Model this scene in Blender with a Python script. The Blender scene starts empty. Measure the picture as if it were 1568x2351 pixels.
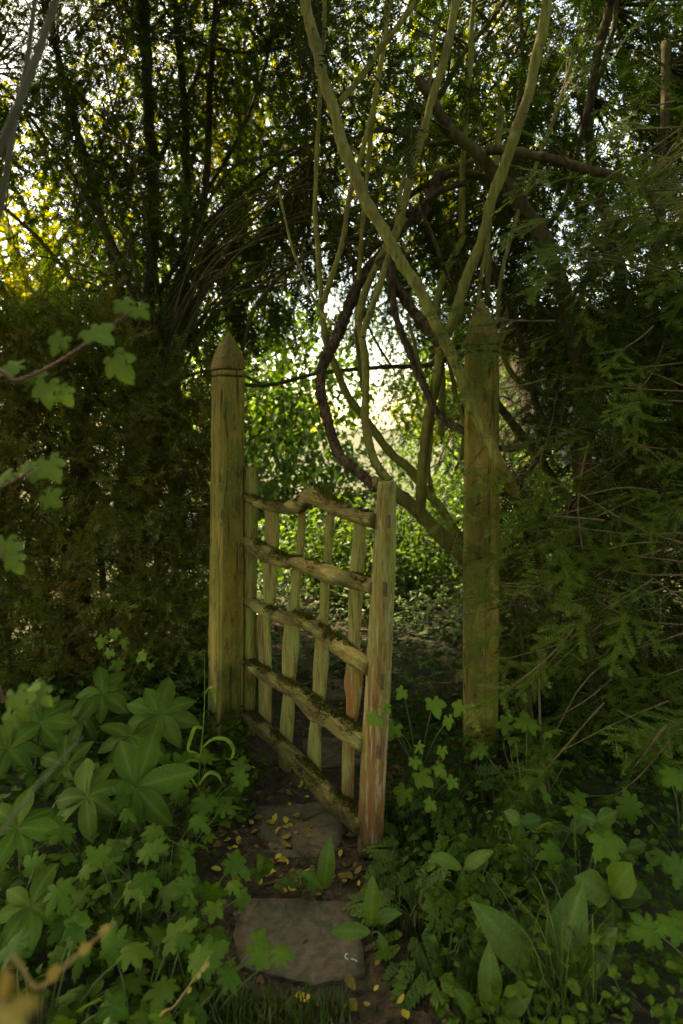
import bpy, math, random
import numpy as np
from mathutils import Vector, Matrix

random.seed(11)
RNG = np.random.default_rng(11)
SC = bpy.context.scene
COL = SC.collection

# ------------------------------------------------------------------ camera, sky, sun, exposure
CAM_H = 1.37          # eye height
FOC = 1450.0          # focal length in px of a 1568 x 2351 picture
HX, HY = 784.0, 983.0  # principal column and horizon row in that picture
cam_d = bpy.data.cameras.new("camera")
cam = bpy.data.objects.new("camera", cam_d); COL.objects.link(cam)
cam.location = (0, 0, CAM_H); cam.rotation_euler = (math.radians(90), 0, 0)
cam_d.sensor_width = 36; cam_d.lens = 36 * FOC / 2351.0
cam_d.shift_y = -(1175.5 - HY) / 2351.0
cam_d.clip_start = 0.02; cam_d.clip_end = 3000
cam_d.dof.use_dof = True; cam_d.dof.focus_distance = 2.3; cam_d.dof.aperture_fstop = 2.5
SC.camera = cam

SUN_EL, SUN_AZ = 54.0, -50.0          # degrees; azimuth clockwise from +Y
world = bpy.data.worlds.new("World"); SC.world = world; world.use_nodes = True
wn = world.node_tree.nodes; wl = world.node_tree.links
bg = wn["Background"]
sky = wn.new("ShaderNodeTexSky"); sky.sky_type = 'NISHITA'; sky.sun_disc = False
sky.sun_elevation = math.radians(SUN_EL); sky.sun_rotation = math.radians(SUN_AZ)
sky.air_density = 1.0; sky.dust_density = 2.0; sky.ozone_density = 0.6
wl.new(sky.outputs[0], bg.inputs[0]); bg.inputs[1].default_value = 0.13
sun_d = bpy.data.lights.new("sun", 'SUN'); sun_d.energy = 3.8; sun_d.angle = math.radians(2.0)
sun_d.color = (1.0, 0.93, 0.80)
sun = bpy.data.objects.new("sun", sun_d); COL.objects.link(sun)
_e, _a = math.radians(SUN_EL), math.radians(SUN_AZ)
sun_dir = Vector((math.sin(_a) * math.cos(_e), math.cos(_a) * math.cos(_e), math.sin(_e)))
sun.rotation_euler = (-sun_dir).to_track_quat('-Z', 'Y').to_euler(); sun.location = sun_dir * 40

SC.view_settings.view_transform = 'Standard'; SC.view_settings.look = 'None'
SC.view_settings.gamma = 1.0; SC.view_settings.use_curve_mapping = False
SC.view_settings.exposure = 3.15
SC.view_settings.use_white_balance = True; SC.view_settings.white_balance_temperature = 10500; SC.view_settings.white_balance_tint = 4
SC.render.engine = 'CYCLES'
cy = SC.cycles
cy.use_denoising = True
try: cy.denoiser = 'OPENIMAGEDENOISE'
except Exception: pass
cy.max_bounces = 7; cy.diffuse_bounces = 4; cy.glossy_bounces = 2; cy.transmission_bounces = 5
cy.caustics_reflective = False; cy.caustics_refractive = False
cy.sample_clamp_indirect = 6.0

# ------------------------------------------------------------------ coordinate helpers
def P(x, y, Y):
    """point seen at picture position (x, y) at depth Y metres"""
    return np.array([(x - HX) / FOC * Y, Y, CAM_H - (y - HY) / FOC * Y])
def G(x, y, z=0.0):
    """ground point under picture position"""
    Y = (CAM_H - z) * FOC / (y - HY)
    return np.array([(x - HX) / FOC * Y, Y, z])
def nrm(v):
    v = np.asarray(v, float); return v / max(1e-9, np.linalg.norm(v))
def fnoise(p, f=1.0, s=0.0):
    p = np.asarray(p, float) * f
    x, y, z = p[..., 0], p[..., 1], p[..., 2]
    return (np.sin(1.7 * x + 2.3 * y + 0.9 * z + s) + np.sin(-2.9 * x + 1.1 * y + 2.7 * z + 1.3 * s + 1.1)
            + np.sin(3.7 * x - 3.1 * y + 1.9 * z + 2.1 * s + 4.0) + np.sin(1.1 * x + 4.3 * y - 3.5 * z + 0.7 * s + 2.2)) / 4

# ------------------------------------------------------------------ object helpers
class Mesh:
    """collects triangles; attributes tint and rib; material index per face"""
    def __init__(s): s.v = []; s.f = []; s.m = []; s.t = []; s.r = []; s.n = 0
    def add(s, V, F, m=0, tint=0.5, rib=None):
        V = np.asarray(V, float).reshape(-1, 3); F = np.asarray(F, int).reshape(-1, 3)
        s.v.append(V); s.f.append(F + s.n)
        s.m.append(np.full(len(F), m, int) if np.isscalar(m) else np.asarray(m, int))
        s.t.append(np.full(len(V), tint, float) if np.isscalar(tint) else np.asarray(tint, float))
        s.r.append(np.zeros(len(V)) if rib is None else np.asarray(rib, float))
        s.n += len(V); return s
    def data(s, name, mats, smooth=False):
        V = np.concatenate(s.v); F = np.concatenate(s.f); M = np.concatenate(s.m)
        me = bpy.data.meshes.new(name)
        me.vertices.add(len(V)); me.vertices.foreach_set("co", V.astype(np.float32).ravel())
        me.loops.add(len(F) * 3); me.loops.foreach_set("vertex_index", F.astype(np.int32).ravel())
        me.polygons.add(len(F)); me.polygons.foreach_set("loop_start", np.arange(0, len(F) * 3, 3, dtype=np.int32))
        for m in (mats if isinstance(mats, (list, tuple)) else [mats]): me.materials.append(m)
        me.polygons.foreach_set("material_index", M.astype(np.int32))
        me.polygons.foreach_set("use_smooth", np.full(len(F), bool(smooth)))
        a = me.attributes.new("tint", 'FLOAT', 'POINT'); a.data.foreach_set("value", np.concatenate(s.t).astype(np.float32))
        a = me.attributes.new("rib", 'FLOAT', 'POINT'); a.data.foreach_set("value", np.concatenate(s.r).astype(np.float32))
        me.update(calc_edges=True); me.validate(); return me

def obj(name, me, parent=None, basis=None, label=None, cat=None, group=None, kind=None):
    if isinstance(me, tuple): me = me[0].data(name, *me[1:])
    o = bpy.data.objects.new(name, me); COL.objects.link(o)
    if basis is not None: o.matrix_basis = basis
    if parent is not None:
        o.parent = parent
        if parent.parent is None: o.matrix_parent_inverse = parent.matrix_basis.inverted()
        else: o.matrix_parent_inverse = parent.matrix_basis.inverted()
    tag(o, label, cat, group, kind); return o
def tag(o, label=None, cat=None, group=None, kind=None):
    if label: o["label"] = label
    if cat: o["category"] = cat
    if group: o["group"] = group
    if kind: o["kind"] = kind
    return o
def thing(name, label, cat, loc=(0, 0, 0), group=None):
    o = bpy.data.objects.new(name, None); COL.objects.link(o)
    o.matrix_basis = Matrix.Translation(Vector([float(c) for c in loc])); o.empty_display_size = 0.1
    return tag(o, label, cat, group)

def basis_from(pos, d, n, scale=1.0):
    """Matrix with x along d, z near n"""
    x = nrm(d); z = np.asarray(n, float); y = np.cross(z, x)
    if np.linalg.norm(y) < 1e-4: y = np.cross((0.3, 0.9, 0.2), x)
    y = nrm(y); z = np.cross(x, y)
    M = Matrix.Identity(4)
    for i in range(3):
        M[i][0], M[i][1], M[i][2], M[i][3] = x[i] * scale, y[i] * scale, z[i] * scale, float(pos[i])
    return M

# ------------------------------------------------------------------ curves and tubes
def spline(pts, n):
    pts = np.asarray(pts, float)
    if len(pts) == 2: t = np.linspace(0, 1, n)[:, None]; return pts[0] * (1 - t) + pts[1] * t
    Q = np.vstack([2 * pts[0] - pts[1], pts, 2 * pts[-1] - pts[-2]])
    u = np.linspace(0, len(pts) - 1 - 1e-6, n); i = u.astype(int); t = (u - i)[:, None]
    a, b, c, d = Q[i], Q[i + 1], Q[i + 2], Q[i + 3]
    return 0.5 * (2 * b + (c - a) * t + (2 * a - 5 * b + 4 * c - d) * t * t + (3 * b - a - 3 * c + d) * t ** 3)
def tube(pts, rad, sides=6, rough=0.0, seed=0.0, ridge=0.0):
    """pts (n,3), rad (n) -> V, F with end caps"""
    pts = np.asarray(pts, float); n = len(pts); rad = np.broadcast_to(np.asarray(rad, float), (n,))
    T = np.gradient(pts, axis=0); T /= np.maximum(1e-9, np.linalg.norm(T, axis=1))[:, None]
    ref = np.array([0.31, 0.87, 0.38]) if abs(T[0] @ np.array([0.31, 0.87, 0.38])) < 0.9 else np.array([0.9, 0.1, 0.4])
    N = np.empty_like(T); cur = ref
    for i in range(n):
        cur = cur - T[i] * (cur @ T[i]); cur = cur / max(1e-9, np.linalg.norm(cur)); N[i] = cur
    B = np.cross(T, N)
    a = np.arange(sides) / sides * 2 * math.pi
    R = np.repeat(rad[:, None], sides, 1).copy()
    if rough or ridge:
        base = pts[:, None, :] + (N[:, None] * np.cos(a)[None, :, None] + B[:, None] * np.sin(a)[None, :, None]) * rad[:, None, None]
        R *= 1 + rough * fnoise(base, 18, seed) + rough * 0.7 * fnoise(base, 55, seed + 3)
        if ridge: R *= 1 + ridge * np.sin(a * (sides // 2) + seed)[None, :] * (0.6 + 0.6 * fnoise(base, 9, seed + 7))
    V = pts[:, None, :] + (N[:, None] * np.cos(a)[None, :, None] + B[:, None] * np.sin(a)[None, :, None]) * R[:, :, None]
    V = V.reshape(-1, 3)
    i = np.arange(n - 1)[:, None] * sides; j = np.arange(sides)[None, :]; k = (j + 1) % sides
    q = np.stack([i + j, i + k, i + sides + k, i + sides + j], -1).reshape(-1, 4)
    F = np.vstack([q[:, [0, 1, 2]], q[:, [0, 2, 3]]])
    c0, c1 = len(V), len(V) + 1
    V = np.vstack([V, pts[0], pts[-1]]); jj = np.arange(sides); kk = (jj + 1) % sides; L = (n - 1) * sides
    F = np.vstack([F, np.stack([kk, jj, np.full(sides, c0)], 1), np.stack([L + jj, L + kk, np.full(sides, c1)], 1)])
    return V, F
def box(c, sx, sy, sz, ax=None):
    V = np.array([[x, y, z] for x in (-.5, .5) for y in (-.5, .5) for z in (-.5, .5)]) * (sx, sy, sz)
    if ax is not None: V = V @ np.asarray(ax)
    F = [(0, 1, 3), (0, 3, 2), (4, 6, 7), (4, 7, 5), (0, 4, 5), (0, 5, 1), (2, 3, 7), (2, 7, 6), (0, 2, 6), (0, 6, 4), (1, 5, 7), (1, 7, 3)]
    return V + np.asarray(c), F

# ------------------------------------------------------------------ materials
def new_mat(name):
    m = bpy.data.materials.new(name); m.use_nodes = True
    nt = m.node_tree; nt.nodes.clear(); return m, nt.nodes, nt.links
def rgb(c): return (c[0], c[1], c[2], 1.0)
def add_ramp(N, stops):
    r = N.new("ShaderNodeValToRGB"); e = r.color_ramp.elements
    while len(e) < len(stops): e.new(0.5)
    for k, (p, c) in enumerate(stops): e[k].position = p; e[k].color = rgb(c)
    return r
def leaf_mat(name, cols, trans=None, tw=0.35, rough=0.45, spec=0.35, rib=None, obj_random=False):
    """diffuse + translucent leaf with a soft gloss; cols = colour stops along tint"""
    m, N, L = new_mat(name)
    out = N.new("ShaderNodeOutputMaterial")
    at = N.new("ShaderNodeAttribute"); at.attribute_name = "tint"
    fac = at.outputs["Fac"]
    if obj_random:
        oi = N.new("ShaderNodeObjectInfo"); ad = N.new("ShaderNodeMath"); ad.operation = 'ADD'; ad.use_clamp = True
        ml = N.new("ShaderNodeMath"); ml.operation = 'MULTIPLY_ADD'; ml.inputs[1].default_value = 0.8; ml.inputs[2].default_value = -0.4
        L.new(oi.outputs["Random"], ml.inputs[0]); L.new(fac, ad.inputs[0]); L.new(ml.outputs[0], ad.inputs[1]); fac = ad.outputs[0]
    stops = [(i / max(1, len(cols) - 1), c) for i, c in enumerate(cols)]
    rp = add_ramp(N, stops); L.new(fac, rp.inputs[0]); col = rp.outputs[0]
    tc = N.new("ShaderNodeTexCoord"); nz = N.new("ShaderNodeTexNoise"); nz.inputs["Scale"].default_value = 35
    L.new(tc.outputs["Object"], nz.inputs["Vector"])
    hv = N.new("ShaderNodeHueSaturation"); mr = N.new("ShaderNodeMapRange")
    mr.inputs[1].default_value = .3; mr.inputs[2].default_value = .7; mr.inputs[3].default_value = .72; mr.inputs[4].default_value = 1.25
    L.new(nz.outputs[0], mr.inputs[0]); L.new(mr.outputs[0], hv.inputs["Value"]); L.new(col, hv.inputs["Color"]); col = hv.outputs[0]
    if rib:
        ar = N.new("ShaderNodeAttribute"); ar.attribute_name = "rib"
        pw = N.new("ShaderNodeMath"); pw.operation = 'POWER'; pw.inputs[1].default_value = 5.0
        mu = N.new("ShaderNodeMath"); mu.operation = 'MULTIPLY'; mu.inputs[1].default_value = 0.6
        mx = N.new("ShaderNodeMixRGB"); mx.inputs[2].default_value = rgb(rib)
        L.new(ar.outputs["Fac"], pw.inputs[0]); L.new(pw.outputs[0], mu.inputs[0]); L.new(mu.outputs[0], mx.inputs[0]); L.new(col, mx.inputs[1]); col = mx.outputs[0]
    if rib:
        nb = N.new("ShaderNodeTexNoise"); nb.inputs["Scale"].default_value = 2.6; nb.inputs["Detail"].default_value = 4; L.new(tc.outputs["Object"], nb.inputs["Vector"])
        mb_ = N.new("ShaderNodeMapRange"); mb_.inputs[1].default_value = .62; mb_.inputs[2].default_value = .74; mb_.inputs[4].default_value = .75; L.new(nb.outputs[0], mb_.inputs[0])
        mx2 = N.new("ShaderNodeMixRGB"); mx2.inputs[2].default_value = (.11, .085, .02, 1); L.new(mb_.outputs[0], mx2.inputs[0]); L.new(col, mx2.inputs[1]); col = mx2.outputs[0]
    df = N.new("ShaderNodeBsdfDiffuse"); L.new(col, df.inputs[0])
    tr = N.new("ShaderNodeBsdfTranslucent")
    if trans is None: L.new(col, tr.inputs[0])
    else:
        mt = N.new("ShaderNodeMixRGB"); mt.blend_type = 'MULTIPLY'; mt.inputs[0].default_value = 1.0; mt.inputs[2].default_value = rgb(trans)
        L.new(col, mt.inputs[1]); L.new(mt.outputs[0], tr.inputs[0])
    mix = N.new("ShaderNodeMixShader"); mix.inputs[0].default_value = tw; L.new(df.outputs[0], mix.inputs[1]); L.new(tr.outputs[0], mix.inputs[2])
    gl = N.new("ShaderNodeBsdfGlossy"); gl.inputs["Roughness"].default_value = rough; gl.inputs[0].default_value = (1, 1, 1, 1)
    fr = N.new("ShaderNodeLayerWeight"); fr.inputs[0].default_value = 0.5          # facing: the same on both sides of a leaf
    f3 = N.new("ShaderNodeMath"); f3.operation = 'POWER'; f3.inputs[1].default_value = 4.0; L.new(fr.outputs["Facing"], f3.inputs[0])
    ms = N.new("ShaderNodeMath"); ms.operation = 'MULTIPLY_ADD'; ms.inputs[1].default_value = spec * .45; ms.inputs[2].default_value = spec * .05; L.new(f3.outputs[0], ms.inputs[0])
    mg = N.new("ShaderNodeMixShader"); L.new(ms.outputs[0], mg.inputs[0]); L.new(mix.outputs[0], mg.inputs[1]); L.new(gl.outputs[0], mg.inputs[2])
    L.new(mg.outputs[0], out.inputs[0]); return m
def rough_mat(name, stops, scale=(20, 20, 20), rough=0.85, bump=0.4, bscale=1.0, detail=6, layers=(), rot=(0, 0, 0), crack=None):
    """noise-coloured rough surface. layers: (scale vec, lo, hi, colour, strength)"""
    m, N, L = new_mat(name)
    out = N.new("ShaderNodeOutputMaterial"); b = N.new("ShaderNodeBsdfPrincipled")
    b.inputs["Roughness"].default_value = rough; b.inputs["Specular IOR Level"].default_value = 0.25
    tc = N.new("ShaderNodeTexCoord"); mr = N.new("ShaderNodeMapping"); mr.inputs["Rotation"].default_value = rot
    L.new(tc.outputs["Object"], mr.inputs[0])
    def noise(sc, det=detail, dist=0.0):
        mp = N.new("ShaderNodeMapping"); mp.inputs["Scale"].default_value = sc; L.new(mr.outputs[0], mp.inputs[0])
        n = N.new("ShaderNodeTexNoise"); n.inputs["Scale"].default_value = 1.0; n.inputs["Detail"].default_value = det
        n.inputs["Roughness"].default_value = 0.62; n.inputs["Distortion"].default_value = dist; L.new(mp.outputs[0], n.inputs["Vector"]); return n.outputs[0]
    n0 = noise(scale); rp = add_ramp(N, stops); L.new(n0, rp.inputs[0]); col = rp.outputs[0]
    for lay_ in layers:
        sc, lo, hi, c, st = lay_[:5]
        n = noise(sc, 5); mrg = N.new("ShaderNodeMapRange"); mrg.inputs[1].default_value = lo; mrg.inputs[2].default_value = hi; mrg.inputs[4].default_value = st
        L.new(n, mrg.inputs[0]); mx = N.new("ShaderNodeMixRGB"); mx.inputs[2].default_value = rgb(c); fo = mrg.outputs[0]
        if len(lay_) > 5:                      # wear limited to a height range
            sp = N.new("ShaderNodeSeparateXYZ"); L.new(tc.outputs["Object"], sp.inputs[0]); zr = N.new("ShaderNodeMapRange"); zr.inputs[1].default_value = lay_[5][0]; zr.inputs[2].default_value = lay_[5][1]
            L.new(sp.outputs[2], zr.inputs[0]); mm = N.new("ShaderNodeMath"); mm.operation = 'MULTIPLY'; L.new(zr.outputs[0], mm.inputs[0]); L.new(fo, mm.inputs[1]); fo = mm.outputs[0]
        L.new(fo, mx.inputs[0]); L.new(col, mx.inputs[1]); col = mx.outputs[0]
    hgt = n0
    if crack:
        n = noise(crack[0], 3); ab = N.new("ShaderNodeMath"); ab.operation = 'SUBTRACT'; ab.inputs[1].default_value = 0.5; L.new(n, ab.inputs[0])
        a2 = N.new("ShaderNodeMath"); a2.operation = 'ABSOLUTE'; L.new(ab.outputs[0], a2.inputs[0])
        mrg = N.new("ShaderNodeMapRange"); mrg.inputs[1].default_value = 0.0; mrg.inputs[2].default_value = crack[1]; mrg.inputs[3].default_value = 1; mrg.inputs[4].default_value = 0
        L.new(a2.outputs[0], mrg.inputs[0]); mu = N.new("ShaderNodeMath"); mu.operation = 'MULTIPLY'; mu.inputs[1].default_value = crack[2]; L.new(mrg.outputs[0], mu.inputs[0])
        mx = N.new("ShaderNodeMixRGB"); mx.inputs[2].default_value = rgb(crack[3]); L.new(mu.outputs[0], mx.inputs[0]); L.new(col, mx.inputs[1]); col = mx.outputs[0]
        sb = N.new("ShaderNodeMath"); sb.operation = 'SUBTRACT'; L.new(n0, sb.inputs[0]); L.new(mu.outputs[0], sb.inputs[1]); hgt = sb.outputs[0]
    L.new(col, b.inputs["Base Color"])
    bp = N.new("ShaderNodeBump"); bp.inputs["Strength"].default_value = bump; bp.inputs["Distance"].default_value = 0.01 * bscale
    L.new(hgt, bp.inputs["Height"]); L.new(bp.outputs[0], b.inputs["Normal"]); L.new(b.outputs[0], out.inputs[0]); return m

GATE_ANG = math.atan2(2.023 - 2.850, 0.095 + 0.434)      # heading of the opened gate, hinge to latch
M = {}
M['soil'] = rough_mat("soil", [(0.3, (.018, .013, .006)), (.5, (.042, .031, .014)), (.7, (.080, .060, .029))], (30, 30, 30), .95, .9, 1.5,
                      layers=[((3, 3, 3), .52, .62, (.028, .026, .009), .6), ((90, 90, 90), .60, .68, (.09, .065, .035), .7)])
M['ground'] = rough_mat("ground_far", [(0.3, (.012, .012, .006)), (.5, (.028, .028, .012)), (.7, (.05, .06, .02))], (6, 6, 6), .95, .5, 2)
M['slab'] = rough_mat("slab_stone", [(0.3, (.062, .049, .027)), (.5, (.102, .083, .048)), (.72, (.150, .124, .076))], (40, 40, 40), .95, .8, .8,
                      layers=[((5, 5, 5), .5, .64, (.030, .032, .013), .6), ((150, 150, 150), .60, .68, (.11, .10, .075), .6), ((9, 9, 9), .55, .7, (.036, .027, .014), .6)], crack=((5, 5, 5), .006, .22, (.012, .010, .006)))
grain_v = (190, 190, 9)
M['post'] = rough_mat("post_wood", [(.25, (.105, .080, .013)), (.5, (.160, .126, .021)), (.75, (.225, .178, .034))], (16, 16, 3.2), .85, .55, .7,
                      layers=[((7, 7, 2.0), .44, .58, (.075, .082, .011), .85), ((12, 12, 1.4), .54, .63, (.27, .20, .055), .75), ((26, 26, 9), .55, .64, (.052, .038, .010), .75), ((120, 120, 50), .57, .66, (.27, .22, .08), .5), ((10, 10, 10), .35, .6, (.045, .042, .010), .75, (.35, .0))],
                      crack=((13, 13, .6), .015, .9, (.018, .013, .004)))
M['cap'] = rough_mat("post_cap_wood", [(.3, (.065, .040, .012)), (.5, (.125, .083, .024)), (.7, (.19, .135, .044))], (90, 90, 60), .95, .7, .7,
                     layers=[((18, 18, 18), .48, .58, (.115, .095, .018), .75), ((150, 150, 150), .58, .66, (.21, .17, .08), .6), ((30, 30, 20), .56, .66, (.040, .024, .010), .6)])
def gate_wood(name, along, red=0.0):
    if along == 'v': g, r, s1, s2, ck = grain_v, (0, 0, 0), (22, 22, 5), (40, 40, 7), (70, 70, 2.2)
    else: g, r, s1, s2, ck = (12, 170, 170), (0, 0, -GATE_ANG), (7, 24, 24), (9, 40, 40), (3, 70, 70)
    lay = [(s1, .42, .55, (.150, .165, .038), .85), (s2, .53, .64, (.060, .040, .010), .8), ((140, 140, 40), .60, .68, (.27, .235, .10), .5)]
    if along == 'h': lay[0] = (s1, .52, .60, (.155, .16, .045), .8); lay.append(((6, 22, 22), .44, .60, (.055, .040, .013), .8))
    if red == 1: lay.append(((24, 24, 6), .38, .52, (.16, .060, .013), .85, (.66, .46))); lay.append(((40, 40, 6), .54, .62, (.20, .17, .09), .6))
    if red == 2: lay.append(((34, 34, 5.0), .38, .52, (.135, .046, .014), .85, (1.0, .35))); lay.append(((60, 60, 7), .52, .60, (.22, .20, .11), .7)); lay.append(((12, 12, 12), .3, .6, (.035, .028, .012), .8, (.16, .02)))
    return rough_mat(name, [(.28, (.080, .054, .012)), (.5, (.155, .115, .027)), (.72, (.235, .185, .052))], g, .88, .5, .6, layers=lay, rot=r, crack=(ck, .02, .7, (.025, .018, .009)))
M['bar_wood'] = gate_wood("gate_bar_wood", 'v'); M['bar_red'] = gate_wood("gate_bar_worn_wood", 'v', 1)
M['stile_wood'] = gate_wood("gate_stile_wood", 'v'); M['latch_wood'] = gate_wood("gate_latch_stile_wood", 'v', 2); M['rail_wood'] = gate_wood("gate_rail_wood", 'h')
M['peg'] = rough_mat("tenon_wood", [(.3, (.030, .018, .010)), (.7, (.09, .055, .030))], (60, 60, 60), .9, .5)
M['iron'] = rough_mat("rusty_iron", [(.3, (.012, .010, .008)), (.7, (.04, .025, .015))], (60, 60, 60), .7, .4)
M['moss'] = leaf_mat("moss_green", [(.030, .026, .004), (.050, .052, .006), (.10, .100, .014)], tw=.3, spec=.03)
M['cane'] = rough_mat("rose_cane_bark", [(.3, (.075, .074, .012)), (.5, (.150, .140, .026)), (.7, (.235, .205, .052))], (60, 60, 10), .75, .8, .6,
                      layers=[((8, 8, 5), .52, .62, (.105, .072, .026), .7), ((45, 45, 20), .62, .68, (.18, .15, .08), .6)])
M['bark'] = rough_mat("old_rose_bark", [(.3, (.022, .013, .007)), (.5, (.070, .042, .020)), (.7, (.125, .082, .040))], (45, 45, 14), .9, .9, 1.2, crack=((50, 50, 10), .03, .8, (.012, .008, .005)))
M['yew_bark'] = rough_mat("yew_bark", [(.3, (.020, .014, .006)), (.5, (.058, .042, .016)), (.7, (.105, .085, .030))], (40, 40, 10), .9, .8, 1.0, layers=[((6, 6, 6), .5, .62, (.070, .068, .018), .7)])
M['twig'] = rough_mat("dry_twig_bark", [(.3, (.045, .031, .012)), (.7, (.14, .098, .044))], (25, 25, 25), .9, .2)
M['hedge_twig'] = rough_mat("pale_twig_bark", [(.3, (.085, .055, .022)), (.7, (.21, .145, .065))], (25, 25, 25), .9, .2)
M['grey_stem'] = rough_mat("grey_stem_bark", [(.3, (.05, .045, .030)), (.7, (.11, .10, .07))], (25, 25, 10), .8, .2)
M['yew_young_lit'] = leaf_mat("lit_young_yew_needles", [(.030, .062, .005), (.050, .095, .008), (.078, .130, .014)], (1.5, 1.6, .5), .32, .5, .07, obj_random=True)  # young green, lightened in the colour to make near sprays look lit
M['yew'] = leaf_mat("yew_needles", [(.014, .030, .003), (.026, .054, .004), (.046, .084, .007), (.075, .105, .012)], (1.5, 1.6, .5), .30, .5, .07)
M['hedge'] = leaf_mat("clipped_yew_needles", [(.20, .110, .024), (.15, .102, .020), (.105, .112, .018), (.080, .120, .015), (.12, .165, .024)], (1.3, 1.3, .5), .30, .45, .12)
M['sunleaf'] = leaf_mat("broad_leaves_far", [(.065, .100, .012), (.125, .155, .018), (.21, .20, .026)], (2.0, 1.7, .45), .6, .5, .1)
M['midleaf'] = leaf_mat("hazel_leaves", [(.030, .068, .014), (.060, .110, .022), (.105, .165, .040)], (1.5, 1.6, .6), .48, .45, .2)
M['ivy'] = leaf_mat("ivy_leaves", [(.020, .046, .008), (.038, .075, .012), (.065, .11, .02)], (1.2, 1.5, .6), .25, .36, .32)
M['geranium'] = leaf_mat("geranium_leaves", [(.026, .064, .005), (.046, .098, .008), (.070, .125, .012)], (1.6, 1.6, .5), .34, .55, .12, rib=(.08, .13, .03), obj_random=True)
M['hellebore'] = leaf_mat("hellebore_leaves", [(.028, .062, .006), (.044, .086, .009), (.064, .112, .013)], (1.4, 1.5, .5), .26, .55, .10, rib=(.10, .15, .03), obj_random=True)
M['maple'] = leaf_mat("maple_leaves", [(.060, .120, .012), (.088, .155, .018), (.125, .19, .026)], (1.6, 1.5, .5), .42, .55, .08, rib=(.16, .2, .05), obj_random=True)
M['sapleaf'] = leaf_mat("sapling_leaves", [(.070, .125, .026), (.092, .155, .036), (.12, .18, .046)], (1.3, 1.3, .6), .30, .55, .06, rib=(.13, .17, .05), obj_random=True)
M['herb'] = leaf_mat("herb_leaves", [(.024, .058, .005), (.045, .090, .008), (.075, .125, .013)], (1.6, 1.6, .5), .34, .5, .20, rib=(.10, .15, .04), obj_random=True)
M['cover'] = leaf_mat("low_leaves", [(.018, .042, .004), (.032, .066, .006), (.050, .088, .010)], (1.5, 1.5, .5), .3, .55, .08)
M['grass'] = leaf_mat("grass_blades", [(.025, .046, .008), (.045, .078, .012), (.09, .11, .028)], (1.5, 1.5, .6), .35, .45, .3)
M['stalk'] = leaf_mat("green_stalks", [(.055, .085, .018), (.085, .105, .03)], None, .15, .5, .3)
M['yellow'] = leaf_mat("fallen_yellow_leaves", [(.10, .055, .014), (.30, .21, .030), (.44, .35, .045), (.52, .43, .08)], None, .25, .55, .2, obj_random=True)
M['litter'] = leaf_mat("brown_leaf_litter", [(.016, .009, .005), (.038, .021, .010), (.075, .042, .020), (.15, .09, .03)], None, .12, .5, .35)
M['straw'] = leaf_mat("dry_straw", [(.20, .12, .045), (.30, .20, .08)], None, .2, .6, .2)
M['autumn'] = leaf_mat("orange_dry_leaves", [(.24, .17, .03), (.34, .26, .07), (.26, .13, .02)], None, .35, .5, .3, obj_random=True)
M['white'] = rough_mat("white_scrap", [(.3, (.5, .5, .47)), (.7, (.75, .74, .70))], (80, 80, 80), .6, .2)
M['stone_wall'] = rough_mat("house_stone", [(.3, (.16, .13, .105)), (.5, (.24, .20, .165)), (.7, (.33, .28, .23))], (5, 5, 9), .9, .5, 1)
M['pipe'] = rough_mat("grey_downpipe", [(.3, (.03, .032, .035)), (.7, (.06, .062, .066))], (9, 9, 9), .5, .1)

# ------------------------------------------------------------------ leaf and spray templates (V, F, m, rib)
def palmate(n=7, spread=300, sinus=.40, teeth=True, size=1.0, base=.62, hw=.5, seed=0, droop=.25):
    """star-shaped lobed leaf, stalk at origin, tip along +x"""
    r = random.Random(seed); A = [math.radians(-spread / 2 + spread * i / (n - 1)) for i in range(n)]
    step = math.radians(spread / (n - 1)); V = [(0, 0, 0)]; F = []; R = [.75]
    def pol(a, l): return (l * math.cos(a), l * math.sin(a), 0)
    prev = None
    for i, a in enumerate(A):
        k = abs(i - (n - 1) / 2) / ((n - 1) / 2)
        l = size * (1 - (1 - base) * k) * r.uniform(.84, 1.12); h = step * hw * r.uniform(.85, 1.1)
        sL = prev if prev is not None else len(V)
        if prev is None: V.append(pol(a - step * .55, l * sinus * .95)); R.append(0)
        mid = len(V); V.append(pol(a, l * .58)); R.append(1.0)
        o = []
        if teeth: seq = [(-.92, .66), (-.60, .70), (-.62, .86), (-.26, .86), (0, 1.0), (.26, .86), (.62, .86), (.60, .70), (.92, .66)]
        else: seq = [(-.85, .62), (-.55, .84), (-.18, .93), (0, 1.0), (.18, .93), (.55, .84), (.85, .62)]
        for q, (u, w) in enumerate(seq):
            o.append(len(V)); V.append(pol(a + u * h * (1.0 if w < .9 else 1) * (.9 / max(w, .6)) * .75, l * w * r.uniform(.97, 1.03))); R.append(.55 if u == 0 else 0)
        sR = len(V); V.append(pol(a + step * .5, l * sinus * r.uniform(.9, 1.1))); R.append(0)
        ring = [sL] + o + [sR]
        F.append((0, sL, mid)); F.append((0, mid, sR))
        for b, c in zip(ring[:-1], ring[1:]): F.append((mid, b, c))
        prev = sR
    V = np.array(V); rr = np.hypot(V[:, 0], V[:, 1]); th = np.arctan2(V[:, 1], V[:, 0])
    V[:, 2] = -droop * rr ** 2 / size + .09 * size * np.sin((2 + seed % 3) * th + seed) * (rr / size) ** 1.3 + .03 * size * np.array(R)
    F = np.array(F)[:, ::-1]
    return V, F, np.zeros(len(F), int), np.array(R)
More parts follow.
